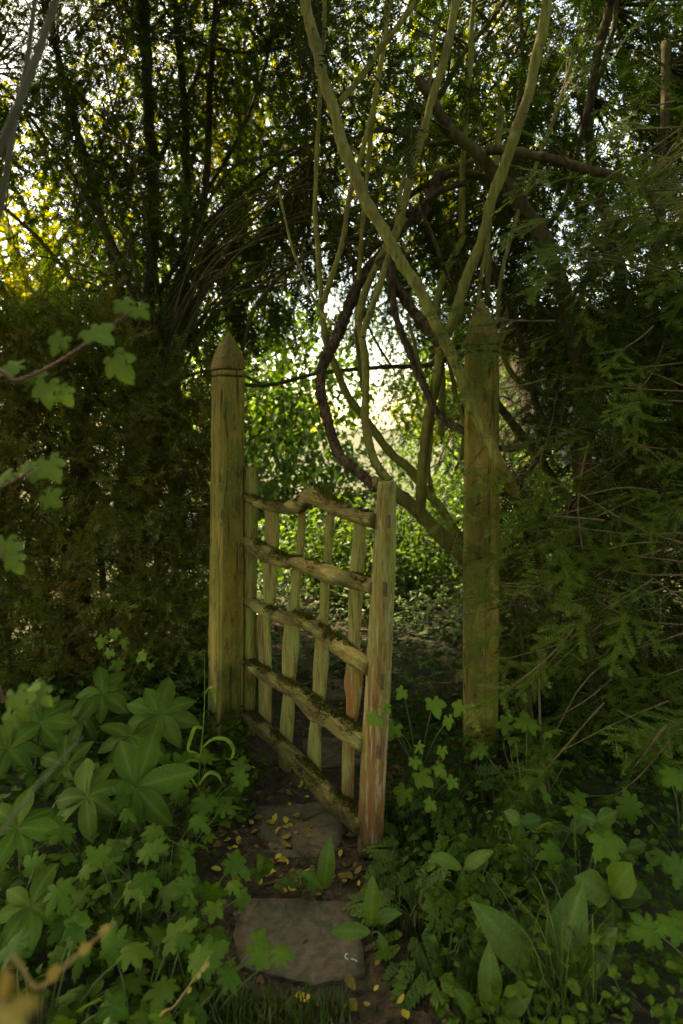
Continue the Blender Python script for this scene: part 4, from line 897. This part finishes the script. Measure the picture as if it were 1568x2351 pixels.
# brown litter on the path
ground_scatter(2600, (-.75, .45, 1.3, 4.5, lambda x, y: np.abs(x - path_mid(y)) < .40), rg, SMALL, (.010, .042), M['litter'], "leaf_litter", "dead brown leaves littering the soil path", "leaf litter", .006, .016, .35, -.1, 4.0)
CRUMB = [(np.array([(0, 0, .6), (.5, 0, -.2), (-.3, .45, -.2), (-.25, -.4, -.25)]), np.array([(0, 1, 2), (0, 2, 3), (0, 3, 1)]), np.zeros(3, int), np.zeros(4))]
ground_scatter(4200, (-.72, .45, 1.1, 4.0, lambda x, y: np.abs(x - path_mid(y)) < .40), rg, CRUMB, (.003, .012), M['soil'], "soil_crumbs", "loose crumbs of dark earth over the path", "soil", .004, .012, .5, -.3, 5.0)
# grass
def grass_mesh(n, posf, rng, h, w=.0028, tint=(.5, .25), lean=.5):
    p = volume_points(n, posf, rng); p[:, 2] = zg(p)
    mb = Mesh(); a = rng.uniform(0, 2 * math.pi, n); hh = rng.uniform(h[0], h[1], n); ln = rng.uniform(.1, lean, n)
    d = np.column_stack([np.cos(a), np.sin(a), 0 * a]); s = np.column_stack([-np.sin(a), np.cos(a), 0 * a]) * w
    lv = [(0, 1.0), (.4, .9), (.75, .6), (1.0, .05)]; V = []
    for t, ww in lv:
        c = p + np.array([0, 0, 1.0]) * (hh * (t - .25 * ln * t * t))[:, None] + d * (hh * ln * t * t)[:, None]; V += [c - s * ww, c + s * ww]
    V = np.stack(V, 1); F = []
    for k in range(3): q = 2 * k; F += [(q, q + 1, q + 3), (q, q + 3, q + 2)]
    FF = np.array(F)[None] + (np.arange(n) * 8)[:, None, None]
    mb.add(V.reshape(-1, 3), FF.reshape(-1, 3), 0, np.repeat(np.clip(rng.normal(*tint, n), 0, 1), 8)); return mb
def box_fn(x0, x1, y0, y1, cond=None, f=5.0, lo=-2):
    def fn(r, k):
        p = np.column_stack([r.uniform(x0, x1, k), r.uniform(y0, y1, k), np.zeros(k)]); keep = fnoise(p, f, 8.0) > lo
        if cond is not None: keep &= cond(p[:, 0], p[:, 1])
        return p, keep
    return fn
obj("grass", (grass_mesh(3600, box_fn(-.42, .55, 1.05, 1.62, lambda x, y: (y < 1.56 + .05 * np.sin(9 * x)) & ((x < .02) | (x > .16)), 6, -.25), rg, (.03, .10)), [M['grass']], False), label="fine grass at the near edge of the front slab", cat="grass", kind="stuff")
obj("grass", (grass_mesh(900, box_fn(.10, .55, 1.7, 2.3, None, 6, 0), rg, (.05, .15)), [M['grass']], False), label="thin grass at the foot of the latch stile", cat="grass", kind="stuff")

# ================================================================== PLANTS
GER = [Mesh().add(v, f, m, .5, r).data("leaf", [M['geranium']], True) for v, f, m, r in (palmate(7 if s % 3 else 5, 300 if s % 3 else 250, .42, True, 1, .66, .52, s, .05 + .07 * s) for s in range(9))]
MAP = [Mesh().add(v, f, m, .5, r).data("leaf", [M['maple']], True) for v, f, m, r in (palmate(5, 235, .50, False, 1, .55, .62, 10 + s, .10 + .07 * s) for s in range(4))]
HEL = [Mesh().add(v, f, m, .5, r).data("leaflet", [M['hellebore']], True) for v, f, m, r in (blade_leaf(1, .50, 9, .30 + .12 * s, .16, .02, s) for s in range(4))]
BRD = [Mesh().add(v, f, m, .5, r).data("leaf", [M['herb']], True) for v, f, m, r in (blade_leaf(1, .42, 8, .25 + .08 * s, .14, .015, s) for s in range(4))]
TRI = [Mesh().add(v, f, m, .5, r).data("leaflet", [M['herb']], True) for v, f, m, r in (blade_leaf(1, .72, 7, .15 + .07 * s, .14, .05, s) for s in range(3))]
IVL = [Mesh().add(v, f, m, .7, r).data("leaf", [M['maple']]) for v, f, m, r in (palmate(5, 240, .40, False, 1, .6, .32, 30 + s, .12) for s in range(2))]
def feather(seed):
    """cow-parsley style divided leaf"""
    r = random.Random(seed); parts = []; lf = blade_leaf(1, .55, 2, .1, .1)
    for k in range(7):
        t = .22 + .78 * k / 6
        for s in ((-1, 1) if k < 6 else (0,)):
            L = .42 * (1.05 - .75 * t) + .08; ang = s * math.radians(60 - 12 * t); d = np.array([math.cos(ang), math.sin(ang), r.uniform(-.2, .1)])
            for q in range(4 if k < 5 else 2):
                u = .3 + .7 * q / 3
                for s2 in (-1, 1):
                    a2 = ang + s2 * math.radians(48); parts.append(xform(lf, (math.cos(a2), math.sin(a2), 0), (r.uniform(-.2, .2), r.uniform(-.2, .2), 1), np.array([t, 0, 0]) + d * L * u * .8, .15 * (1.2 - .5 * u)))
            parts.append(xform(lf, d, (0, 0, 1), np.array([t, 0, 0]) + d * L * .7, .2))
    v, f, m, rb_ = merge(parts); v[:, 2] -= .25 * v[:, 0] ** 2; return v, f, m, rb_ * 0
FEA = [Mesh().add(v, f, m, .6, r).data("leaf", [M['herb']]) for v, f, m, r in (feather(s) for s in range(3))]
def stalk(parent, a, b, r=.0022, bow=.03, mat='stalk', name="stalk", tint=.5):
    a = np.array(a, float); b = np.array(b, float); m = (a + b) / 2 + np.array([0, 0, bow]) + np.random.default_rng(int(abs(b[0]) * 9999)).normal(0, .008, 3)
    mb = Mesh(); mb.add(*tube(spline([a, m, b], 8), np.linspace(r * 1.2, r * .7, 8), 5), tint=tint); return obj(name, (mb, [M[mat]], True), parent)
def leafy(name, label, cat, base, n, hts, spread, sizes, meshes, seed, group=None, face=(0, -.45, 1.0), arc=None, tilt=.42, leafname=None):
    """plant: n leaves on stalks radiating from a base"""
    r = np.random.default_rng(seed); base = np.array([base[0], base[1], float(gz(base[0], base[1]))]); t = thing(name, label, cat, base, group)
    for k in range(n):
        a = 2 * math.pi * (k + r.uniform(-.3, .3)) / n; d = np.array([math.cos(a), math.sin(a) * .9, 0]); rad = spread * math.sqrt(r.uniform(.08, 1))
        p = base + d * rad + np.array([0, 0, r.uniform(*hts) * (1.1 - .35 * rad / spread)])
        nn = np.array(face) + d * .35 + r.normal(0, tilt, 3); ld = d + np.array([0, -.35, -.1]) + r.normal(0, .35, 3)
        obj(meshes[0].name.split('.')[0], meshes[r.integers(0, len(meshes))], t, basis_from(p, ld, nn, r.uniform(*sizes)))
        stalk(t, base + d * .008, p, .0019, .02)
    return t
# geraniums of the left bed
GL = [(-.62, 1.30, 18, "geranium clump in the bottom left corner of the bed"), (-.43, 1.34, 21, "geranium clump nearest the camera beside the slab grass"),
      (-.80, 1.55, 17, "geranium clump at the left frame edge below the big hellebore"), (-.52, 1.58, 23, "geranium clump in the middle of the left bed"),
      (-.45, 1.66, 21, "geranium clump spilling over the near left edge of the front slab"), (-.72, 1.85, 14, "geranium clump tucked under the big hellebore"),
      (-.53, 1.88, 21, "geranium clump below the tall grass stalk"), (-.50, 2.12, 17, "geranium clump beside the fallen leaves left of the gate"),
      (-.98, 1.78, 14, "geranium clump half out of view under the hellebores"), (-.50, 1.12, 17, "geranium clump cut off by the bottom edge"), (-.33, 1.46, 10, "small geranium at the corner of the front slab")]
for k, (x, y, n, lab) in enumerate(GL): leafy("geranium", lab, "geranium", (x, y), n, (.11, .29), .19, (.030, .062), GER, 300 + k, "geraniums in the left bed")
GR = [(.98, 1.62, 10, "large-leaved geranium at the right frame edge"), (.62, 2.08, 9, "geranium between the ferny leaves and the hidden post"), (.86, 1.40, 10, "dark geranium clump low at the right corner"),
      (.66, 1.75, 9, "geranium behind the broad leaves of the right bed"), (1.05, 1.95, 6, "geranium under the lowest yew sprays at the right")]
for k, (x, y, n, lab) in enumerate(GR): leafy("geranium", lab, "geranium", (x, y), n, (.15, .36), .16, (.038, .066), GER, 340 + k, "geraniums in the right bed")
# hellebores
def hellebore(label, leaves, base, seed):
    r = np.random.default_rng(seed); t = thing("hellebore", label, "hellebore", base, "hellebores in the left bed")
    for (c, R, n, face) in leaves:
        c = np.array(c); s = stalk(t, np.array(base), c, .004, .02, name="leaf_stalk")
        f = nrm(face); u = nrm(np.cross((0, 1, .2), f)); v = np.cross(f, u); a0 = r.uniform(0, 6)
        for k in range(n):
            a = a0 + 2 * math.pi * k / n * .93 + r.normal(0, .10); d = u * math.cos(a) + v * math.sin(a); L = R * r.uniform(.8, 1.12)
            obj("leaflet", HEL[r.integers(0, 4)], s, basis_from(c + d * .003, d + f * .22, f + r.normal(0, .14, 3), L))
hellebore("hellebore with seven narrow leaflets, rearmost by the hedge", [(P(237, 1592, 2.5), .12, 9, (.1, -.7, .9)), (P(190, 1650, 2.45), .12, 7, (-.2, -.6, .9))], G(230, 1760), 1)
hellebore("hellebore with drooping rounded leaflets beside the tall grass stalk", [(P(368, 1640, 2.35), .135, 9, (.1, -.75, .8)), (P(300, 1690, 2.3), .12, 7, (0, -.6, .9))], G(365, 1800), 2)
hellebore("largest hellebore with broad leaflets eaten into small holes", [(P(312, 1808, 1.95), .155, 7, (.05, -.8, .75)), (P(200, 1830, 1.9), .12, 7, (-.2, -.6, .9))], G(300, 2010), 3)
hellebore("hellebore behind the blurred maple leaves at the left", [(P(90, 1660, 2.3), .12, 8, (.1, -.7, .9)), (P(20, 1720, 2.2), .125, 8, (.2, -.6, .9)), (P(150, 1760, 2.15), .11, 8, (0, -.7, .8))], G(80, 1860), 4)
hellebore("hellebore low at the left edge above the yellow stem", [(P(40, 1900, 1.7), .10, 7, (.3, -.6, .9)), (P(70, 2080, 1.5), .085, 7, (.2, -.5, .9))], G(30, 2200), 5)
# maple seedlings by the gate
def placed(name, label, cat, base, leaves, meshes, seed, Y, group=None, r_st=.0022, face=(0, -.7, .75), mat='stalk', tint=.5):
    """plant with leaves at picture positions (x, y, radius px) at depth about Y"""
    r = np.random.default_rng(seed); base = np.array(base, float); t = thing(name, label, cat, base, group)
    for (x, y, rp) in leaves:
        Yv = Y + r.normal(0, .05); c = P(x, y, Yv); nn = np.array(face) + r.normal(0, .28, 3); d = np.array([r.normal(0, .5), -.4, -.75 + r.normal(0, .3)])
        obj("leaf", meshes[r.integers(0, len(meshes))], t, basis_from(c, d, nn, rp / FOC * Yv)); stalk(t, base, c, r_st, .03, mat, tint=tint)
    return t
placed("maple_seedling", "maple seedling with pale lobed leaves leaning over the latch stile", "seedling", G(960, 1790), [(857, 1640, 36), (885, 1620, 28), (905, 1668, 40), (995, 1610, 38), (925, 1585, 24), (1060, 1620, 32), (1030, 1650, 28)], MAP, 5, 2.0)
placed("maple_seedling", "maple seedling low at the foot of the latch stile", "seedling", G(985, 1880), [(965, 1775, 42), (930, 1815, 40), (1005, 1760, 30), (990, 1840, 26), (950, 1745, 26), (1040, 1790, 28), (1015, 1720, 24)], MAP, 6, 1.98)
placed("maple_seedling", "small bright maple shoot against the browned hedge", "seedling", G(270, 1650), [(235, 1465, 24), (262, 1448, 22), (252, 1495, 22), (285, 1470, 18), (330, 1500, 24), (268, 1520, 24), (345, 1525, 16)], MAP, 7, 2.75)
SAPL = [Mesh().add(v, f, m, .5, r).data("leaf", [M['sapleaf']], True) for v, f, m, r in (palmate(5, 235, .50, False, 1, .55, .62, 10 + s, .20 + .10 * s) for s in range(4))]
# sapling with out-of-focus leaves at the left
sap_base = np.array([-.78, .95, 0]); sap = thing("maple_sapling", "field maple sapling with soft pale leaves reaching in from the left edge", "sapling", sap_base)
def sap_part(name, pts, r0, r1, mat):
    S = spline(pts, 30); mb = Mesh(); mb.add(*tube(S, np.linspace(r0, r1, 30), 7, .05, 1.0), tint=.5); obj(name, (mb, [M[mat]], True), sap); return S
sap_part("stem", [sap_base, (-.74, .95, .8), P(-80, 560, .95), P(5, 330, .95), P(70, 170, .95), P(135, -20, .95), P(170, -160, .95)], .0075, .005, 'grey_stem')
sap_part("stem", [P(-40, 620, 1.05), P(0, 480, 1.05), P(30, 300, 1.05), P(60, 150, 1.05), P(85, -40, 1.05)], .006, .004, 'grey_stem')
M['redtwig'] = rough_mat("reddish_twig", [(.3, (.07, .03, .02)), (.7, (.14, .065, .045))], (30, 30, 30), .7, .1)
sap_part("twig", [(-.74, .95, 1.0), P(-60, 905, .95), P(40, 875, .95), P(110, 845, .95), P(180, 802, .95), P(240, 760, .95), P(300, 715, .95)], .004, .0016, 'redtwig')
sap_part("twig", [(-.74, .95, .8), P(-70, 1150, .95), P(0, 1120, .95), P(55, 1090, .95), P(90, 1065, .95)], .003, .0013, 'redtwig')
sap_part("twig", [(-.74, .95, .55), P(-70, 1330, .95), P(-10, 1290, .95), P(15, 1260, .95)], .003, .0013, 'redtwig')
rr = np.random.default_rng(9)
for (x, y, rp, dx, dy, fz) in ((225, 765, 62, .75, -.35, .5), (288, 700, 44, .4, -.5, .4), (325, 712, 38, .7, -.7, .2), (270, 838, 62, .6, -.85, .1), (130, 788, 50, -.5, -.8, .2), (25, 842, 52, -.6, -.2, .6),
                               (75, 858, 40, .6, .3, .6), (108, 900, 58, .1, -.9, .3), (145, 905, 40, .6, -.8, .1), (85, 1078, 50, .5, .1, .6), (118, 1075, 58, .5, -.9, .2), (60, 1068, 40, .7, .4, .6), (8, 1098, 50, -.3, -.3, .5), (118, 1148, 48, .8, -.6, .1),
                               (12, 1262, 58, .1, -.8, .4), (30, 1292, 42, .6, -.8, .2), (70, 1578, 52, .2, .2, .7), (40, 1615, 60, .3, -.8, .4), (95, 1600, 50, .7, -.7, .3), (20, 1655, 44, -.2, -.8, .4)):
    Yv = .95 + rr.normal(0, .03); c = P(x, y, Yv); d = np.array([dx, -.25, dy]); nn = np.array([-.15 + rr.normal(0, .15), -.75, fz + .25])
    obj("leaf", SAPL[rr.integers(0, 4)], sap, basis_from(c - nrm(d) * rp / FOC * Yv * .3, d, nn, rp / FOC * Yv))
sap_part("twig", [(-.74, .95, .35), P(-60, 1640, .95), P(20, 1612, .95), P(75, 1585, .95)], .003, .0013, 'redtwig')
# very near dry stem with yellowing leaves in the bottom left corner
dry = thing("yellowing_plant", "yellowing plant blurred in the bottom left corner", "plant", (-.30, .52, 0))
DRYL = [Mesh().add(v, f, m, .4, r).data("leaf", [M['autumn']]) for v, f, m, r in (blade_leaf(1, .6, 6, .2, .1, 0, s) for s in range(3))]
def dry_part(pts, r0, r1, m='straw', name="stem", par=None):
    S = spline(pts, 24); mb = Mesh(); mb.add(*tube(S, np.linspace(r0, r1, 24), 6), tint=.4); obj(name, (mb, [M[m]], True), par or dry)
dry_part([(-.30, .52, 0), (-.31, .54, .25), P(0, 2330, .56), P(90, 2270, .60), P(180, 2190, .66), P(265, 2120, .72)], .003, .0012)
for (x, y, rp, dx, dz, Yv) in ((10, 2265, 65, .2, .8, .33), (50, 2305, 75, .9, .2, .30), (10, 2345, 95, .9, -.3, .31), (190, 2180, 40, .6, .5, .66), (235, 2140, 36, .5, .6, .70), (120, 2240, 45, .3, .7, .60)):
    c = P(x, y, Yv); obj("leaf", DRYL[rr.integers(0, 3)], dry, basis_from(c - np.array([dx, 0, dz]) * rp / FOC * Yv * .5, (dx, -.1, dz), (.1, -.8, .5), rp / FOC * Yv))
dry_part([(-.34, .62, 0), P(-90, 2050, .70), P(0, 1915, .74), P(90, 1800, .78), P(190, 1690, .82)], .003, .001, 'grey_stem', "stem")
# dry seed stalk
ds = thing("dry_stalk", "straw-coloured dry seed stalk leaning up from the bottom edge", "stalk", (-.37, 1.30, 0))
dry_part([(-.37, 1.18, 0), P(360, 2360, 1.22), P(400, 2310, 1.26), P(440, 2255, 1.30), P(482, 2195, 1.34)], .0028, .0010, 'straw', "stem", ds)
for k, (x, y) in enumerate(((430, 2280), (452, 2246), (462, 2232), (470, 2222))):
    obj("seed_husk", DRYL[k % 3], ds, basis_from(P(x, y, 1.3), (.5, -.1, .8), (-.3, -.8, .3), .014))
# tall grass stalk
tg = thing("tall_grass_stalk", "single tall grass stalk with curling blades beside the hinge post", "grass stalk", G(455, 1845))
def grass_blade(pts, w, Y):
    S = spline([P(x, y, Yv) for (x, y), Yv in zip(pts, np.linspace(Y, Y - .06, len(pts)))], 16); t = np.linspace(0, 1, 16); ww = w * np.sin(np.pi * (t * .9 + .08)) ** .6 * (1 - .5 * t)
    T = np.gradient(S, axis=0); s = np.cross(T, (0, -.6, 1.0)); s /= np.linalg.norm(s, axis=1)[:, None]
    V = np.empty((32, 3)); V[0::2] = S - s * ww[:, None]; V[1::2] = S + s * ww[:, None]; F = []
    for k in range(15): q = 2 * k; F += [(q, q + 1, q + 3), (q, q + 3, q + 2)]
    mb = Mesh(); mb.add(V, F, 0, .85); obj("blade", (mb, [M['maple']], True), tg)
TY = 2.12
S = spline([G(455, 1845), P(458, 1760, TY), P(468, 1650, TY), P(470, 1570, TY), P(469, 1490, TY)], 24); mb = Mesh(); mb.add(*tube(S, np.linspace(.0030, .0011, 24), 6), tint=.9); obj("stem", (mb, [M['maple']], True), tg)
for pts in ([(470, 1592), (482, 1578), (492, 1592), (495, 1620)], [(466, 1672), (448, 1670), (438, 1695), (432, 1722), (450, 1728)], [(464, 1716), (490, 1696), (520, 1698), (536, 1720), (530, 1742), (515, 1740)],
            [(459, 1748), (440, 1745), (420, 1752)], [(457, 1800), (478, 1775), (500, 1780), (510, 1800)], [(457, 1812), (445, 1795), (430, 1775)]): grass_blade(pts, .0085, TY)
# tuft of long grass, right foreground
tu = thing("grass_tuft", "fan of long grass blades at the bottom of the right bed", "grass tuft", G(1390, 2360))
r = np.random.default_rng(4); b0 = np.array([.50, 1.44, 0])
for k in range(70):
    a = r.uniform(-1.25, 1.25); L = r.uniform(.16, .36); d = np.array([math.sin(a) * .8, r.uniform(-.5, .3), 0]); s0 = b0 + np.array([r.normal(0, .035), r.normal(0, .03), 0])
    S = spline([s0, s0 + d * L * .22 + (0, 0, L * .55), s0 + d * L * .62 + (0, 0, L * .85), s0 + d * L * 1.1 + (0, 0, L * r.uniform(.55, .9))], 10); t = np.linspace(0, 1, 10); ww = .0020 * (1 - t) ** .6
    sd = np.array([math.cos(a), .2, 0]); V = np.empty((20, 3)); V[0::2] = S - sd * ww[:, None]; V[1::2] = S + sd * ww[:, None]; F = []
    for q in range(9): q *= 2; F += [(q, q + 1, q + 3), (q, q + 3, q + 2)]
    mb = Mesh(); mb.add(V, F, 0, r.random()); obj("blade", (mb, [M['grass']], True), tu)
# broad-leaved plants
def broad(label, base, leaves, Y, seed, name="dock", cat="dock plant", meshes=None):
    r = np.random.default_rng(seed); base = np.array(base, float); t = thing(name, label, cat, base, "broad-leaved plants beside the path")
    for (x0, y0, x1, y1) in leaves:
        a = P(x0, y0, Y); b = P(x1, y1, Y - .03); L = np.linalg.norm(b - a) * 1.05
        obj("leaf", (meshes or BRD)[r.integers(0, len(meshes or BRD))], t, basis_from(a, b - a, np.array([0, -.55, .85]) + r.normal(0, .15, 3), L)); stalk(t, base, a, .0024, .015)
broad("dock with one leaf lying across the right corner of the front slab", G(855, 2160), [(850, 2140, 778, 2132), (850, 2120, 862, 2052), (858, 2110, 905, 2090), (870, 2140, 890, 2205)], 1.62, 1)
broad("single upright dandelion leaf growing between the slabs", G(745, 2045), [(745, 2040, 748, 1965), (742, 2040, 715, 2000)], 1.79, 2, "dandelion", "dandelion")
broad("little four-leaved weed on the soil left of the dandelion", G(590, 2010), [(590, 1995, 562, 2000), (590, 1995, 622, 1985), (592, 1998, 592, 2025), (590, 1993, 598, 1972)], 1.86, 3, "weed_seedling", "weed", TRI)
broad("broad oval leaves beside the ferny herbs", G(1060, 2130), [(1060, 2000, 1064, 2085), (1065, 1995, 1105, 1955), (1060, 1995, 1015, 1960)], 1.70, 4)
broad("large upright primrose leaves in the middle of the right bed", G(1290, 2290), [(1270, 2280, 1310, 2090), (1240, 2270, 1170, 2110), (1300, 2270, 1385, 2140)], 1.48, 5, "primrose", "primrose")
broad("pair of glossy oval leaves under the hidden post", G(1150, 1940), [(1135, 1925, 1135, 1990), (1140, 1920, 1225, 1915), (1130, 1915, 1130, 1870)], 2.05, 6)
broad("oval leaves at the bottom right edge", G(1100, 2330), [(1120, 2330, 1135, 2235), (1150, 2340, 1200, 2290), (1095, 2340, 1070, 2290)], 1.40, 7)
broad("round-leaved plant beneath the right bed geraniums", G(1420, 2080), [(1400, 2060, 1345, 2020), (1405, 2055, 1440, 1990), (1410, 2060, 1480, 2050), (1405, 2065, 1410, 2130)], 1.62, 8, "primrose", "primrose", TRI)
def trifoliate(label, base, centres, Y, seed):
    r = np.random.default_rng(seed); t = thing("bramble_seedling", label, "bramble", base, "three-leaved seedlings")
    for (x, y, rp) in centres:
        c = P(x, y, Y); s = stalk(t, np.array(base), c, .002, .03, name="leaf_stalk"); a0 = r.normal(-math.pi / 2, .3)
        for k in range(3):
            a = a0 + k * 2.1; d = np.array([math.cos(a), -.2, math.sin(a)]); obj("leaflet", TRI[r.integers(0, 3)], s, basis_from(c, d, np.array([0, -.75, .6]) + r.normal(0, .12, 3), rp / FOC * Y))
trifoliate("bramble seedling with toothed grey-green leaflets under the dry twig", G(1240, 2060), [(1240, 1955, 55), (1195, 1890, 48), (1310, 1910, 46)], 1.85, 1)
trifoliate("bramble seedling at the right behind the primrose", G(1380, 2080), [(1370, 1885, 50), (1440, 1950, 44)], 1.80, 2)
trifoliate("little three-leaved seedling between the slabs", G(690, 2055), [(665, 2020, 22), (700, 2010, 24), (720, 2035, 22), (645, 2035, 18)], 1.83, 3)
# ferny herbs right of the latch stile
for k, (x, y, h, lab) in enumerate(((945, 2010, .11, "ferny herb touching the foot of the latch stile"), (1010, 2000, .20, "ferny herb clump in front of the maple seedlings"), (1090, 2110, .17, "ferny herb beside the oval leaves"),
                                    (960, 2120, .14, "ferny herb by the right edge of the front slab"), (1170, 2050, .19, "ferny herb below the bramble seedling"), (1040, 1900, .22, "ferny herb behind, under the lower maple seedling"), (1020, 2230, .13, "ferny herb nearest the camera right of the slab"))):
    leafy("cow_parsley", lab, "cow parsley", G(x, y)[:2], 10, (h * .3, h * .85), .13, (.07, .12), FEA, 400 + k, "ferny herbs by the path", tilt=.25)
placed("ivy_seedling", "pale star-shaped ivy leaf at the left edge of the front slab", "ivy", G(520, 2290), [(522, 2235, 34), (530, 2205, 20)], IVL, 8, 1.50)
placed("ivy_seedling", "ivy shoot with grey star leaves in the ferny herbs", "ivy", G(1000, 1850), [(960, 1712, 24), (1090, 1930, 26), (1075, 1985, 22), (1000, 1955, 20)], IVL, 9, 1.95)

# ================================================================== SMALL THINGS ON THE PATH
FAL = [Mesh().add(v, f, m, .5, r).data("fallen_leaf", [M['yellow']], True) for v, f, m, r in (blade_leaf(1, .62, 4, .2 - .25 * s, .25, 0, s) for s in range(4))]
rg = np.random.default_rng(15)
def fallen(x, y, size, label):
    p = G(x, y, -.01); p[2] = float(gz(p[0], p[1])) + .022; a = rg.uniform(0, 6.28)
    obj("fallen_leaf", FAL[rg.integers(0, 4)], None, basis_from(p, (math.cos(a), math.sin(a), rg.normal(0, .1)), (rg.normal(0, .25), -.2, 1), size), label=label, cat="fallen leaf", group="yellow leaves on the path")
for (x, y, s, lab) in ((665, 1918, .045, "largest yellow fallen leaf, lying left of the middle slab"), (712, 2290, .04, "yellow fallen leaf in the grass below the front slab"), (815, 2280, .04, "yellow fallen leaf right of the one in the grass"),
                       (795, 2300, .045, "yellow fallen leaf nearest the camera on bare soil"), (895, 1950, .04, "yellow fallen leaf propped against the ferny herb"), (715, 1910, .03, "yellow fallen leaf on the middle slab")):
    fallen(x, y, s, lab)
for k in range(70):
    x, y = (rg.uniform(505, 700), rg.uniform(1760, 2040)) if rg.random() < .7 else (rg.uniform(640, 830), rg.uniform(1860, 2060))
    fallen(x, y, rg.uniform(.014, .036), "small yellow fallen leaf on " + ("dark soil under the lowest gate rail" if y < 1850 else "or beside the middle slab" if y < 1960 else "the soil strip between the middle and front slabs"))
for k in range(12):
    fallen(rg.uniform(850, 1130), rg.uniform(2040, 2330), rg.uniform(.016, .035), "small yellow leaf caught in the weeds right of the slab")
for k in range(26):
    x, y = rg.uniform(500, 830), rg.uniform(1720, 2060); p = G(x, y, -.01); p[2] = float(gz(p[0], p[1])) + .022; a = rg.uniform(0, 3.14); l = rg.uniform(.05, .18); d = np.array([math.cos(a), math.sin(a), 0]) * l
    mb = Mesh(); mb.add(*tube(spline([p, p + d * .5 + rg.normal(0, .01, 3) * (1, 1, .3) + (0, 0, .004), p + d], 8), np.linspace(.0032, .0012, 8), 5)); obj("fallen_twig", (mb, [M['twig'] if k % 2 else M['peg']], True), label="thin dead twig lying " + ("under the lowest gate rail" if y < 1850 else "across or beside the middle slab" if y < 1960 else "on soil between the middle and front slabs"), cat="twig", group="dead twigs on the path")
sc_ = thing("white_scrap", "thin curled white scrap lying on the front slab", "scrap", G(795, 2195, -.004))
mb = Mesh(); pts = [G(x, y, -.003) for x, y in ((798, 2189), (793, 2192), (793, 2198), (799, 2203))]; mb.add(*tube(spline(pts, 10), .0016, 5)); obj("curl", (mb, [M['white']], True), sc_)
mb = Mesh(); pts = [G(x, y, -.003) for x, y in ((806, 2201), (813, 2203), (820, 2207))]; mb.add(*tube(spline(pts, 8), .0014, 5)); obj("shred", (mb, [M['white']], True), sc_)
